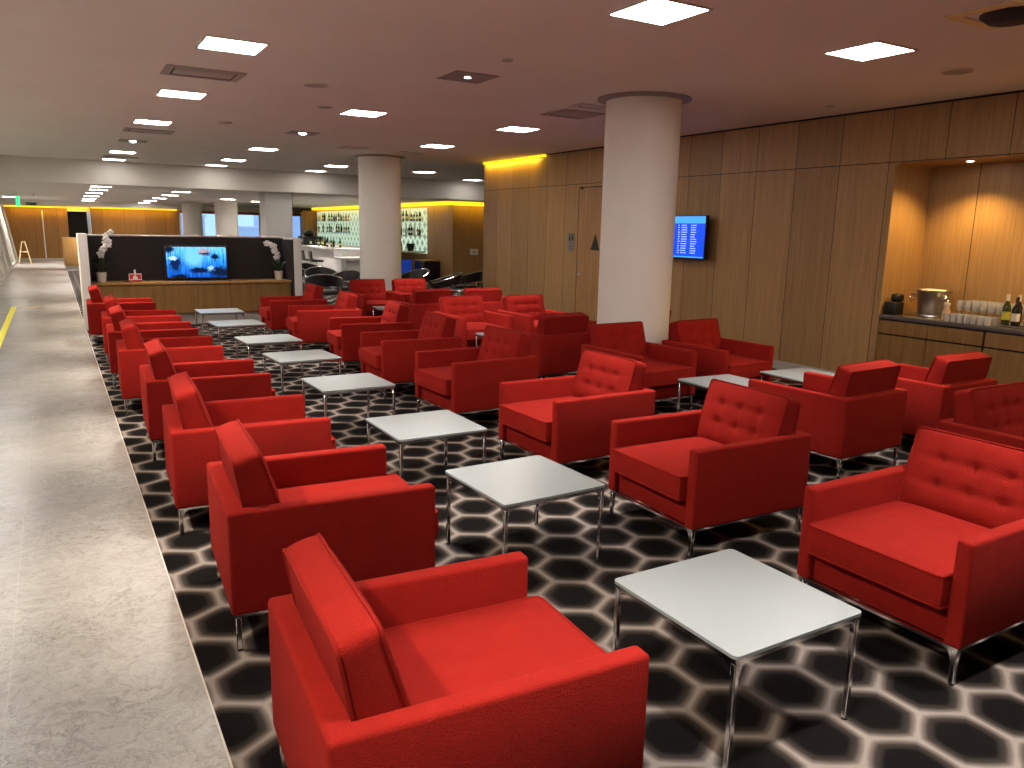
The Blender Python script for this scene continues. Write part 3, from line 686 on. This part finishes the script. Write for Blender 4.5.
for i, (x, y, a) in enumerate([(2.090, 1.873, 0), (2.113, 3.425, 2), (2.12, 4.745, 0), (2.125, 6.40, 1), (2.147, 7.94, 3), (2.128, 9.31, 2), (2.098, 11.03, 3), (2.17, 12.69, 0)]):
    TB.append((x, y, a, ['white square coffee table nearest the camera', 'second white coffee table from the camera in the long table row', 'third white coffee table from the camera in the long table row', 'fourth white coffee table from the camera in the long table row', 'fifth white coffee table from the camera in the long table row',
                         'third white coffee table before the television cabinet', 'second white coffee table before the television cabinet', 'farthest white coffee table, right before the television cabinet'][i]))
TB += [(5.215, 4.95, -2, 'white coffee table in front of the dark chair by the big column'), (6.25, 4.90, -3, 'white coffee table beside the oak wall'), (4.98, 8.53, 0, 'white coffee table mostly hidden left of the big column'),
       (4.96, 12.275, 0, 'white coffee table between the far chairs, left of two'), (5.82, 12.27, 0, 'white coffee table between the far chairs, right of two')]
tp = make_table()
for i, (x, y, a, lab) in enumerate(TB):
    if i == 0: tp.location = (x, y, 0); tp['label'] = lab
    else: dup(tp, (x, y, 0), math.radians(a), lab)

# ---------------------------------------------------------------- television partition
PT = thing('partition', 'low dark partition with pale ends behind the television', 'partition', (0, 0, 0))
MB().box(0.366, 0.495, 14.45, 15.3, 0, 1.555, 0.004).build('end_panel', 'white', PT)
MB().box(3.825, 3.965, 14.45, 15.3, 0, 1.53, 0.004).build('end_panel', 'white_cool', PT)
MB().box(0.495, 3.825, 15.2, 15.3, 0, 1.51).build('back_panel', 'matte_black', PT)
MB().box(0.495, 0.51, 14.46, 15.2, 0.0, 1.50).build('side_lining', 'matte_black', PT)
MB().box(3.805, 3.825, 14.46, 15.2, 0.0, 1.50).build('side_lining', 'matte_black', PT)
MB().box(0.495, 3.825, 15.18, 15.32, 1.51, 1.545, 0.004).build('cap', 'steel', PT)
CB = thing('media_cabinet', 'long low oak cabinet under the television', 'cabinet', (0, 0, 0))
MB().box(0.515, 3.80, 14.64, 15.195, 0.20, 0.715).build('body', 'oak_cab', CB)
MB().box(0.52, 3.79, 14.72, 15.19, 0, 0.20).build('plinth', 'pale_stone', CB)
MB().box(0.512, 3.803, 14.60, 15.197, 0.715, 0.752, 0.003).build('top', 'oak_far', CB)
n = 6
for i in range(n):
    a = 0.52 + (3.275 / n) * i
    MB().box(a + 0.004, a + 3.275 / n - 0.004, 14.622, 14.64, 0.205, 0.70, 0.002, 1).build('door', 'oak_cab', CB)
TV = thing('television', 'flat television showing a blue underwater scene on the oak cabinet', 'television', (2.22, 14.98, 0.752))
m = MB(); m.box(-0.53, 0.53, -0.02, 0.045, 0.02, 0.625, 0.012, 3); m.build('housing', 'black', TV)
m = MB(); pts = []
for cx, cz, a0 in ((0.475, 0.565, 0), (-0.475, 0.565, 90), (-0.475, 0.085, 180), (0.475, 0.085, 270)):
    for k in range(4):
        a = math.radians(a0 + 30 * k); pts.append((cx + 0.03 * math.cos(a), cz + 0.03 * math.sin(a)))
m.prism(pts, 'Y', -0.024, -0.0195); m.build('screen', 'screen', TV)
m = MB(); m.box(-0.2, 0.2, -0.1, 0.12, 0, 0.012, 0.004); m.box(-0.06, 0.06, -0.015, 0.04, 0.012, 0.03); m.build('foot', 'black', TV)

# red card box on the cabinet
t = thing('card_holder', 'small red card holder with a white emblem on the oak cabinet', 'sign', (1.19, 14.86, 0.752))
MB().box(-0.10, 0.10, -0.03, 0.03, 0, 0.14, 0.004).build('box', 'red_box', t)
m = MB(); m.box(-0.10, 0.10, -0.0335, -0.031, 0.128, 0.138); m.box(-0.10, 0.10, -0.0335, -0.031, 0.03, 0.04); m.box(-0.10, -0.09, -0.0335, -0.031, 0.04, 0.128); m.box(0.09, 0.10, -0.0335, -0.031, 0.04, 0.128); m.build('border', 'paper', t)
m = MB(); m.prism([(-0.045, 0.045), (0.045, 0.045), (0.03, 0.085), (0.0, 0.12), (-0.03, 0.085)], 'Y', -0.0335, -0.031); m.build('emblem', 'paper', t)
MB().lathe([(0.014, 0.14), (0.014, 0.19), (0.018, 0.20), (0.012, 0.205)], n=12).build('tube', 'paper', t)

def orchid(label, x, y, z, side, tall):
    t = thing('potted_orchid', label, 'plant', (x, y, z))
    MB().lathe([(0.065, 0), (0.082, 0.165), (0.076, 0.165), (0.072, 0.14), (0.0, 0.14)], n=24).build('pot', 'pot', t)
    for k in range(6):
        a = k * 1.05 + 0.3; L = random.uniform(0.10, 0.17); m = MB()
        prev = None
        for s_ in range(7):
            q = s_ / 6; wd = 0.036 * math.sin(PI * min(1, q * 0.9 + 0.12)); rr = 0.02 + L * q; h = 0.145 + (0.30 + 0.12 * (k % 2)) * q * (1.35 - 0.75 * q)
            c = Vector((rr * math.cos(a), rr * math.sin(a), h)); n_ = Vector((-math.sin(a), math.cos(a), 0)) * wd
            cur = [m.bm.verts.new(c - n_), m.bm.verts.new(c + Vector((0, 0, -0.01))), m.bm.verts.new(c + n_)]
            if prev:
                m.bm.faces.new((prev[0], prev[1], cur[1], cur[0])); m.bm.faces.new((prev[1], prev[2], cur[2], cur[1]))
            prev = cur
        m.build('leaf', 'leaf', t, smooth=80)
    for sgn in (0, 1):
        top = tall - 0.07 * sgn; pts = []
        for s_ in range(12):
            q = s_ / 11; pts.append((side * (0.02 + 0.02 * sgn + 0.16 * q ** 2 * (1 if sgn == 0 else 0.7)), 0.03 * sgn * (1 - 2 * q), 0.14 + top * (q * 1.25 - 0.25 * q ** 3)))
        st = MB().tube(pts, 0.0045, 6).build('flower_stem', 'stem', t)
        for s_ in range(5):
            q = 0.46 + 0.54 * s_ / 4; i0 = min(10, int(q * 11)); p = Vector(pts[i0]).lerp(Vector(pts[i0 + 1]), q * 11 - i0)
            p += Vector((random.uniform(-.055, .055), random.uniform(-.06, -.02), random.uniform(-.03, .03))); m = MB()
            for k in range(5):
                a = PI / 2 + k * 2 * PI / 5; dv = Vector((math.cos(a), 0, math.sin(a))); sv = Vector((-math.sin(a), 0, math.cos(a))); ctr = p + dv * 0.028
                g = bmesh.ops.create_icosphere(m.bm, subdivisions=1, radius=1.0)['verts']
                for v in g: v.co = ctr + dv * (v.co.x * 0.036) + sv * (v.co.z * 0.027) + Vector((0, v.co.y * 0.006 - 0.004, 0))
            m.build('flower', 'petal', st, smooth=80)
orchid('tall white orchid in a cream pot at the left end of the cabinet', 0.68, 14.88, 0.752, 1, 0.66)
orchid('white orchid in a cream pot at the right end of the cabinet', 3.64, 14.86, 0.752, -1, 0.56)

# ---------------------------------------------------------------- restroom door, signs, flight board on the oak wall
dr = MB().box(WALL_X - 0.006, WALL_X, 10.84, 11.76, 0.0, 2.53).build('door_1', 'oak_door'); struct(dr, 'flush oak restroom door left of the big column', 'door')
m = MB(); m.box(WALL_X - 0.008, WALL_X - 0.0005, 11.76, 11.772, 0, 2.545); m.box(WALL_X - 0.008, WALL_X - 0.0005, 10.828, 10.84, 0, 2.545); m.box(WALL_X - 0.008, WALL_X - 0.0005, 10.84, 11.76, 2.53, 2.545); m.build('door_gap', 'dark', dr)
m = MB(); m.lathe([(0.028, -0.012), (0.028, 0)], (WALL_X - 0.006, 11.68, 1.0), 16, 'X'); m.tube([(WALL_X - 0.015, 11.68, 1.0), (WALL_X - 0.05, 11.68, 1.0), (WALL_X - 0.055, 11.66, 1.0), (WALL_X - 0.055, 11.55, 0.995)], 0.009, 8); m.build('door_handle', 'steel', dr)
MB().lathe([(0.022, -0.02), (0.024, 0)], (WALL_X - 0.006, 11.68, 1.2), 16, 'X').build('deadbolt', 'vent', dr)
MB().cyl((WALL_X - 0.05, 11.62, 2.5), 0.02, 0.03, 12).build('door_closer', 'dark', dr)
sg = thing('restroom_sign', 'small grey restroom plate with black figures beside the oak door', 'sign', (WALL_X, 11.97, 1.56))
MB().box(-0.008, 0, -0.10, 0.10, -0.17, 0.17, 0.002, 1).build('plate', 'sign_grey', sg)
m = MB()
for yy, w1 in ((0.045, 1), (-0.045, -1)):
    m.lathe([(0.018, -0.010), (0.018, -0.008)], (0, yy, 0.135), 12, 'X')
    m.prism([(yy - 0.035, 0.03), (yy + 0.035, 0.03), (yy + 0.018, 0.112), (yy - 0.018, 0.112)] if w1 > 0 else [(yy - 0.024, 0.03), (yy + 0.024, 0.03), (yy + 0.030, 0.112), (yy - 0.030, 0.112)], 'X', -0.010, -0.008)
m.box(-0.010, -0.008, -0.06, 0.06, -0.02, -0.01)
m.build('figures', 'sign_black', sg)
m = MB()
for r_ in range(2):
    for k in range(5): m.box(-0.010, -0.008, -0.065 + k * 0.027, -0.05 + k * 0.027, -0.075 - 0.04 * r_, -0.062 - 0.04 * r_)
m.build('lettering', 'sign_black', sg)
m = MB(); m.prism([(-0.125, -0.13), (0.125, -0.13), (0.0, 0.14)], 'X', -0.018, -0.006)
tag(m.build('restroom_triangle', 'sign_black', None, (WALL_X, 11.22, 1.57)), 'black triangle sign on the restroom door', 'sign')
FB = thing('flight_board', 'blue flight information screen on the oak wall', 'screen', (WALL_X - 0.002, 8.83, 1.71))
MB().box(-0.10, -0.0, -0.20, 0.20, -0.15, 0.15).build('bracket', 'black', FB)
MB().box(-0.16, -0.10, -0.47, 0.47, -0.315, 0.315, 0.006).build('housing', 'black', FB)
MB().box(-0.1625, -0.1605, -0.455, 0.455, -0.298, 0.20).build('screen', 'blue', FB)
MB().box(-0.1625, -0.1605, -0.455, 0.455, 0.20, 0.300).build('header', 'blue_head', FB)
MB().box(-0.1635, -0.1626, -0.455, 0.455, -0.298, -0.280).build('footer', 'blue_head', FB)
for r_ in range(13):
    m = MB(); z = 0.165 - 0.0335 * r_
    for (a, b) in ((0.39, 0.39 - random.uniform(0.10, 0.19)), (0.10, 0.06), (0.03, -0.09), (-0.17, -0.17 - random.uniform(0.08, 0.13))):
        p = a
        while p > b + 0.012:
            q = p - random.uniform(0.016, 0.03); m.box(-0.1636, -0.1626, max(q, b), p, z, z + 0.013); p = q - 0.008
    m.build('text_row', 'text', FB)

# ---------------------------------------------------------------- service niche
struct(MB().box(8.92, 9.0, NY0, NY1, 0, 0.82).build('wall_niche_base', 'oak_plain'), 'oak backing under the niche counter', 'wall')
tag(MB().box(WALL_X - 0.012, 8.99, NY0 + 0.005, NY1 - 0.004, CTZ - 0.048, CTZ, 0.004).build('counter', 'stone'), 'dark stone counter along the lit niche', 'counter')
for j, (a, b, lab) in enumerate(((4.392, 5.596, 'oak base cabinet under the ice bucket end of the counter'), (3.10, 4.378, 'oak base cabinet under the wine bottles'), (1.62, 3.086, 'oak base cabinet at the far right of the counter'))):
    c = thing('base_cabinet', lab, 'cabinet', (0, 0, 0), 0, 'oak cabinets in the niche')
    MB().box(WALL_X + 0.022, 8.9, a, b, 0.1, 0.825).build('body', 'dark', c)
    MB().box(WALL_X + 0.05, 8.9, a, b, 0, 0.1).build('plinth', 'pale_stone', c)
    mid = (a + b) / 2
    for (p, q) in ((a + 0.004, mid - 0.004), (mid + 0.004, b - 0.004)):
        MB().box(WALL_X, WALL_X + 0.02, p, q, 0.665, 0.815, 0.002, 1).build('drawer', 'oak_cab', c)
        MB().box(WALL_X, WALL_X + 0.02, p, q, 0.11, 0.648, 0.002, 1).build('door', 'oak_cab', c)
for i, y in enumerate((4.95, 3.6, 2.3)):
    t = thing('niche_downlight', 'small round downlight in the niche top, %s from the left' % ORD[i], 'light', (8.62, y, NZ), 0, 'niche downlights')
    MB().lathe([(0.04, -0.006), (0.055, -0.006), (0.055, 0), (0.04, 0)], n=20, cap=False).build('trim_ring', 'trim', t)
    MB().cyl((0, 0, -0.004), 0.04, 0.004, 20).build('lamp', 'led', t)
    l = bpy.data.lights.new('niche_lamp', 'SPOT'); l.energy = 74; l.color = (1.0, 0.62, 0.20); l.spot_size = math.radians(136); l.spot_blend = 0.6; l.shadow_soft_size = 0.03
    o = bpy.data.objects.new('niche_lamp', l); COL.objects.link(o); o.parent = t; o.location = (0, 0, -0.02); o.rotation_euler = (0, math.radians(14), 0)
Z = CTZ
t = thing('ice_bucket', 'wide polished steel ice bucket with ring handles on the niche counter', 'bucket', (8.67, 5.20, Z))
MB().lathe([(0.0, 0.02), (0.132, 0.02), (0.140, 0.035), (0.180, 0.27), (0.188, 0.30), (0.195, 0.305), (0.190, 0.295), (0.170, 0.26), (0.132, 0.05), (0.0, 0.05)], n=48, cap=False).build('bowl', 'steel', t)
MB().lathe([(0.136, 0.0), (0.142, 0.005), (0.138, 0.022), (0.10, 0.022), (0.10, 0.0)], n=40).build('foot', 'steel', t)
MB().lathe([(0.0, 0.315), (0.12, 0.305), (0.168, 0.262), (0.0, 0.25)], n=32, cap=False).build('ice', 'paper', t)
for s in (-1, 1):
    lug = MB().obox((-0.08, s * 0.172, 0.245), (1, 0, 0), (0, 1, 0), (0, 0, 1), 0.016, 0.022, 0.016, 0.005).build('handle_lug', 'steel', t)
    MB().tube([(-0.08 + 0.038 * math.cos(a), s * 0.205, 0.21 + 0.038 * math.sin(a)) for a in [2 * PI * k / 20 for k in range(20)]], 0.007, 8, True).build('handle_ring', 'chrome', lug)
t = thing('bottle_caddy', 'black caddy at the left end of the niche counter', 'caddy', (8.46, 5.515, Z))
m = MB(); m.box(-0.12, 0.06, -0.075, 0.075, 0, 0.15, 0.02, 3); m.build('body', 'black', t)
m = MB(); m.box(-0.07, 0.06, -0.072, 0.035, 0.15, 0.245, 0.03, 3); m.build('lid', 'black', t)
t = thing('linen_jar', 'small tan jar with a pale top right of the ice bucket', 'jar', (8.50, 4.93, Z))
MB().lathe([(0.045, 0), (0.05, 0.01), (0.042, 0.09), (0.028, 0.13), (0.028, 0.15)], n=20).build('body', 'tan', t)
MB().lathe([(0.030, 0.15), (0.036, 0.16), (0.036, 0.185), (0.0, 0.19)], n=20, cap=False).build('top', 'foil', t)
def make_wine_glass():
    t = thing('wine_glass', '', 'glass', (0, 0, 0), 0, 'wine glasses on the niche counter')
    MB().lathe([(0.0, 0.095), (0.022, 0.10), (0.036, 0.125), (0.040, 0.155), (0.034, 0.215), (0.0325, 0.215), (0.0385, 0.155), (0.0345, 0.127), (0.021, 0.103), (0.0, 0.099)], n=16, cap=False).build('bowl', 'glass', t)
    MB().lathe([(0.034, 0), (0.034, 0.003), (0.006, 0.008), (0.004, 0.02), (0.004, 0.09), (0.008, 0.097)], n=12).build('stem', 'glass', t)
    return t
def make_tumbler():
    t = thing('tumbler', '', 'glass', (0, 0, 0), 0, 'tumblers on the niche counter')
    MB().lathe([(0.0, 0.0), (0.030, 0.0), (0.036, 0.085), (0.0345, 0.085), (0.028, 0.008), (0.0, 0.008)], n=16, cap=False).build('cup', 'glass', t)
    return t
gproto = make_wine_glass(); first = True
for r_ in range(3):
    for c_ in range(8):
        lab = 'stemmed wine glass, %s from the left in the %s row on the niche counter' % (ORD[c_], ('front', 'middle', 'back')[r_])
        p = (8.63 + r_ * 0.10, 4.855 - c_ * 0.085 - 0.02 * r_, Z)
        if first: gproto.location = p; gproto['label'] = lab; first = False
        else: dup(gproto, p, None, lab)
tproto = make_tumbler(); first = True
for r_ in range(2):
    for c_ in range(7):
        lab = 'clear tumbler, %s from the left in the %s tumbler row on the niche counter' % (ORD[c_], ('front', 'rear')[r_])
        p = (8.36 + r_ * 0.085, 4.83 - c_ * 0.072 - 0.02 * r_, Z)
        if first: tproto.location = p; tproto['label'] = lab; first = False
        else: dup(tproto, p, None, lab)
def wine_bottle(name, label, loc, glass, lab_mat, foil, s=1.0, group=None, cat='bottle'):
    t = thing(name, label, cat, loc, 0, group)
    MB().lathe([(0.0, 0), (0.036 * s, 0.002), (0.037 * s, 0.18 * s), (0.032 * s, 0.20 * s), (0.016 * s, 0.235 * s), (0.014 * s, 0.25 * s), (0.0, 0.25 * s)], n=18, cap=False).build('body', glass, t)
    MB().lathe([(0.0155 * s, 0.245 * s), (0.0155 * s, 0.305 * s), (0.0, 0.307 * s)], n=14, cap=False).build('capsule', foil, t)
    MB().lathe([(0.0376 * s, 0.06 * s), (0.0378 * s, 0.14 * s)], n=18, cap=False).build('label', lab_mat, t)
    return t
wine_bottle('wine_bottle', 'green wine bottle with a yellow label and pale foil, left of three', (8.46, 4.28, Z + 0.008), 'glass_green', 'yellow_label', 'foil', 1.05, 'wine bottles on the niche counter')
wine_bottle('wine_bottle', 'dark wine bottle with pale foil, middle of three in the niche', (8.53, 4.205, Z + 0.008), 'glass_dark', 'matte_black', 'foil', 1.05, 'wine bottles on the niche counter')
wine_bottle('wine_bottle', 'dark wine bottle with a white label, right of three in the niche', (8.42, 4.165, Z + 0.008), 'glass_dark', 'white_label', 'matte_black', 1.0, 'wine bottles on the niche counter')
t = thing('tray', 'dark serving tray with a steel rim under the wine bottles', 'tray', (8.47, 4.18, Z))
MB().box(-0.10, 0.12, -0.20, 0.11, 0, 0.008, 0.002, 1).build('base', 'black', t)
m = MB(); m.tube([(-0.098, -0.198, 0.014), (0.118, -0.198, 0.014), (0.118, 0.108, 0.014), (-0.098, 0.108, 0.014)], 0.006, 6, True); m.build('rim', 'steel', t)

# ---------------------------------------------------------------- bar
struct(MB().box(BAR_X - 0.05, BAR_X - 0.002, 25.1, 38.0, 0.90, 2.46).build('wall_lattice', 'lattice'), 'back-lit pale green lattice wall behind the bottles', 'wall')
t = thing('back_counter', 'white back counter under the lattice wall', 'counter', (0, 0, 0))
MB().box(10.60, BAR_X - 0.052, 25.1, 38.2, 0.93, 0.98, 0.004).build('top', 'marble_bar', t)
MB().box(10.65, BAR_X - 0.052, 26.6, 38.2, 0, 0.93).build('body', 'oak_far', t)
for i, z in enumerate((1.50, 2.0)):
    t = thing('bottle_shelf', 'glass shelf on the lattice wall, %s one' % ('lower', 'upper')[i], 'shelf', (0, 0, 0), 0, 'bottle shelves')
    MB().box(BAR_X - 0.28, BAR_X - 0.052, 25.2, 37.9, z, z + 0.02).build('board', 'clear_b', t)
    for yy in (27, 31, 35): MB().box(BAR_X - 0.2, BAR_X - 0.052, yy, yy + 0.03, z - 0.04, z).build('bracket', 'steel', t)
kinds = [('glass_dark', 'white_label'), ('glass_green', 'white_label'), ('amber', 'white_label'), ('glass_dark', 'matte_black'), ('clear_b', 'white_label'), ('glass_green', 'yellow_label')]
protos = {}
def bar_bottle(k, loc, lab, s):
    if (k, s) not in protos:
        g, l = kinds[k]; protos[(k, s)] = wine_bottle('spirit_bottle', lab, loc, g, l, 'black' if k % 2 else 'foil', s, 'bottles on the bar shelves')
    else: dup(protos[(k, s)], loc, None, lab)
for sh, z in (('upper', 2.02), ('middle', 1.52), ('back counter', 0.98)):
    for blk, y0, n_, dy in (('far', 37.4, 15, 0.34), ('near', 27.1, 8, 0.25)):
        for i in range(n_):
            if sh == 'back counter' and blk == 'far' and i > 6: continue
            if random.random() < 0.12: continue
            if sh == 'back counter' and blk == 'near' and y0 - i * dy < 25.95: continue
            y = y0 - i * dy - random.uniform(0, 0.08); k = random.randrange(6)
            where = '%s spirit bottle, place %d from the %s end on the %s' % (('dark', 'green', 'amber', 'black', 'clear', 'olive')[k], i + 1, 'far' if blk == 'far' else 'column', sh + (' shelf' if sh != 'back counter' else ''))
            bar_bottle(k, (BAR_X - 0.17 - (0.2 if sh == 'back counter' else 0), y, z), where, random.choice((1.0, 1.2)))
t = thing('planter', 'small dark pot at the near end of the back counter', 'pot', (10.78, 25.35, 0.98))
MB().lathe([(0.10, 0), (0.16, 0.26), (0.15, 0.26), (0.09, 0.02)], n=20, cap=True).build('pot', 'leaf', t)
BR = thing('bar_counter', 'pale marble bar counter with a raised far section', 'bar', (0, 0, 0))
MB().box(7.8, 9.3, 24.6, 34.0, 1.02, 1.075, 0.006).build('raised_top', 'marble_bar', BR)
MB().box(8.05, 9.2, 24.62, 33.9, 0, 1.02).build('front_panel', 'marble_bar', BR)
MB().box(7.8, 9.4, 22.9, 24.6, 0.75, 0.81, 0.006).build('low_top', 'marble_bar', BR)
MB().box(8.2, 9.3, 23.0, 24.6, 0, 0.75).build('low_panel', 'marble_bar', BR)
m = MB(); m.prism([(24.6, 0.75), (24.6, 1.075), (24.75, 1.075), (24.75, 0.75)], 'X', 7.8, 8.05); m.build('step_panel', 'marble_bar', BR)
t = thing('coffee_machine', 'black coffee machine on the far end of the bar', 'machine', (8.35, 29.2, 1.075))
m = MB(); m.box(-0.35, 0.35, -0.4, 0.4, 0, 0.32, 0.03, 3); m.build('body', 'black', t)
MB().blob((0, 0.1, 0.42), 0.22, 0.26, 0.14).build('hopper', 'black', t)
MB().box(-0.37, -0.34, -0.25, 0.25, 0.12, 0.2, 0.004).build('panel', 'steel', t)
for i in range(9):
    k = (i * 2 + 1) % 6
    bar_bottle(k, (8.12 + 0.12 * (i % 3), 28.3 - i * 0.33, 1.075), 'spirit bottle standing on the marble bar, %s from the coffee machine' % ORD[i], 1.0)
def stool(label, x, y, src=None):
    if src: return dup(src, (x, y, 0), None, label)
    t = thing('bar_stool', label, 'stool', (x, y, 0), 0, 'bar stools')
    m = MB(); m.box(-0.19, 0.19, -0.20, 0.20, 0.60, 0.66, 0.02, 3); m.build('seat', 'leather', t)
    m = MB(); m.obox((-0.20, 0, 0.80), (1, 0, 0.12), (0, 1, 0), (-0.12, 0, 1), 0.018, 0.18, 0.16, 0.015); m.build('backrest', 'leather', t)
    MB().lathe([(0.2, 0), (0.2, 0.012), (0.03, 0.03), (0.024, 0.05), (0.024, 0.6)], n=20).build('pedestal', 'chrome', t)
    MB().tube([(0.024 * 0 + 0.16 * math.cos(a), 0.16 * math.sin(a), 0.25) for a in [2 * PI * q / 16 for q in range(16)]], 0.009, 6, True).build('footrest', 'chrome', t)
    return t
s0 = stool('black bar stool at the marble bar, left of two', 7.55, 26.6)
stool('black bar stool at the marble bar, right of two', 7.55, 25.7, s0)
# bottle fridge and dark cabinet to the right of the column
t = thing('bottle_fridge', 'blue lit glass door fridge right of the bar column', 'fridge', (10.5, 25.25, 0))
MB().box(-0.21, 0.17, -0.24, 0.24, 0, 0.72, 0.005).build('body', 'lacquer', t)
MB().box(-0.20, 0.16, -0.26, -0.241, 0.12, 0.70).build('door', 'fridge_blue', t)
t = thing('side_cabinet', 'black lacquer cabinet with an oak top below the lattice wall', 'cabinet', (10.98, 24.4, 0))
MB().box(-0.29, 0.30, -0.4, 0.4, 0, 0.68, 0.005).build('body', 'lacquer', t)
MB().box(-0.31, 0.30, -0.42, 0.42, 0.68, 0.715, 0.005).build('top', 'oak_far', t)
sw = thing('switch_plate', 'small white switch plate on the reddish cross wall', 'switch', (12.1, 23.1, 1.03))
MB().box(-0.15, 0.15, -0.012, 0, -0.10, 0.10, 0.004).build('plate', 'paper', sw); MB().box(-0.06, 0.06, -0.02, -0.012, -0.04, 0.04, 0.003).build('rocker', 'steel', sw)

# black tub chairs
def make_tub():
    t = thing('tub_chair', '', 'chair', (0, 0, 0), 0, 'black tub chairs near the bar')
    def band(q):   # q in 0..1 from one arm tip round the back (-X) to the other
        a = math.radians(50 + 260 * q); c = math.cos((q - 0.5) * PI)
        return Vector((0.40 * math.cos(a), 0.37 * math.sin(a), 0)), 0.57 + 0.22 * c ** 1.5 if c > 0 else 0.57
    m = MB(); n_ = 32; rings = []; rim = []
    for i in range(n_ + 1):
        p, zt = band(i / n_); o = p.normalized(); zb = zt - 0.13 - 0.10 * max(0, math.cos((i / n_ - 0.5) * PI)) ** 2
        rings.append([m.bm.verts.new(v) for v in (p + Vector((0, 0, zt)), p + o * 0.03 + Vector((0, 0, zt - 0.01)), p * 0.95 + o * 0.03 + Vector((0, 0, zb)), p * 0.92 + Vector((0, 0, zb)))])
        rim.append(p + o * 0.017 + Vector((0, 0, zt + 0.004)))
    for A, B in zip(rings, rings[1:]):
        for k in range(4): m.bm.faces.new((A[k], B[k], B[(k + 1) % 4], A[(k + 1) % 4]))
    m.bm.faces.new(rings[0]); m.bm.faces.new(rings[-1][::-1])
    b = m.build('back_band', 'leather', t, smooth=60)
    MB().tube(rim, 0.014, 8).build('rim', 'chrome', b)
    MB().lathe([(0.0, 0.36), (0.28, 0.36), (0.31, 0.385), (0.31, 0.42), (0.28, 0.45), (0.0, 0.46)], n=28, cap=False).build('seat', 'leather', t)
    for s in (-1, 1): MB().tube([(-0.15, s * 0.30, 0.40), (-0.17, s * 0.345, 0.47), (-0.17, s * 0.34, 0.56)], 0.014, 8).build('bracket', 'chrome', t)
    MB().lathe([(0.26, 0), (0.26, 0.014), (0.10, 0.03), (0.035, 0.06), (0.03, 0.33), (0.12, 0.36)], n=28).build('pedestal', 'chrome', t)
    return t
tub = make_tub()
for i, (x, y, a, lab) in enumerate([(4.85, 16.0, 70, 'black tub chair right beside the partition end, nearest one'), (5.45, 18.2, -100, 'black tub chair behind the nearest tub chair at the partition'), (5.50, 16.75, -140, 'black tub chair with a pale rim just left of the bar column'), (5.9, 20.2, -60, 'black tub chair farthest back beside the partition end'),
                                    (7.35, 17.2, 200, 'black tub chair right of the bar column under the blue fridge'), (7.55, 15.9, 160, 'black tub chair in front of the black lacquer cabinet'), (8.45, 16.6, 130, 'black tub chair at the end of the oak wall')]):
    if i == 0: tub.location = (x, y, 0); tub.rotation_euler = (0, 0, math.radians(a)); tub['label'] = lab
    else: dup(tub, (x, y, 0), math.radians(a), lab)
t = thing('side_table', 'small round chrome side table between the black tub chairs', 'table', (7.45, 14.85, 0))
MB().lathe([(0.0, 0.47), (0.26, 0.47), (0.265, 0.48), (0.26, 0.49), (0.0, 0.49)], n=28, cap=False).build('tabletop', 'steel', t)
MB().lathe([(0.18, 0), (0.18, 0.012), (0.03, 0.03), (0.022, 0.06), (0.022, 0.47)], n=24).build('pedestal', 'chrome', t)

# ---------------------------------------------------------------- far end of the walkway
t = thing('reception_desk', 'oak reception desk left behind the television partition', 'desk', (0, 0, 0))
MB().box(0.33, 1.9, 32.4, 33.1, 0.18, 1.18, 0.005).build('body', 'oak_far', t)
MB().box(0.36, 1.9, 32.45, 33.05, 0, 0.18).build('plinth', 'pale_stone', t)
t = thing('floor_sign', 'pale gold folding floor sign at the end of the walkway', 'sign', (-1.02, 38.0, 0))
for s in (-1, 1):
    m = MB(); m.tube([(-0.22, s * 0.22, 0), (-0.05, s * 0.02, 0.90)], 0.018, 6); m.tube([(0.22, s * 0.22, 0), (0.05, s * 0.02, 0.90)], 0.018, 6); m.tube([(-0.06, s * 0.025, 0.88), (0.06, s * 0.025, 0.88)], 0.018, 6); m.tube([(-0.17, s * 0.12, 0.48), (0.17, s * 0.12, 0.48)], 0.014, 6)
    m.build('frame', 'brass', t)
t = thing('exit_sign', 'green lit exit sign hanging under the far ceiling', 'sign', (-0.84, 30.0, CEIL2))
MB().box(-0.055, 0.055, -0.15, 0.15, -0.46, -0.14, 0.006).build('lit_box', 'green', t)
MB().tube([(0, 0, -0.14), (0, 0, 0)], 0.012, 8).build('hanger', 'steel', t)
t = thing('hanging_sign', 'dark hanging direction sign beside the green exit sign', 'sign', (-0.48, 30.0, CEIL2))
MB().box(-0.15, 0.15, -0.02, 0.02, -0.42, -0.31, 0.004).build('board', 'sign_grey', t)
for s in (-1, 1): MB().tube([(s * 0.1, 0, -0.31), (s * 0.1, 0, 0)], 0.006, 6).build('hanger', 'steel', t)
m = MB()
for k in range(3): m.box(-0.02 + 0.05 * k, 0.015 + 0.05 * k, -0.023, -0.0202, -0.395, -0.335)
m.build('symbols', 'sign_black', t)
tag(MB().box(-0.83, -0.74, 12.5, 18.85, 0, 0.003).build('floor_tape', 'yellow_tape'), 'yellow tape line along the left of the marble walkway', 'tape')
tag(MB().box(-0.74, -0.30, 18.68, 18.78, 0, 0.003).build('floor_tape', 'orange_tape'), 'short orange tape line across the marble at the yellow line end', 'tape')
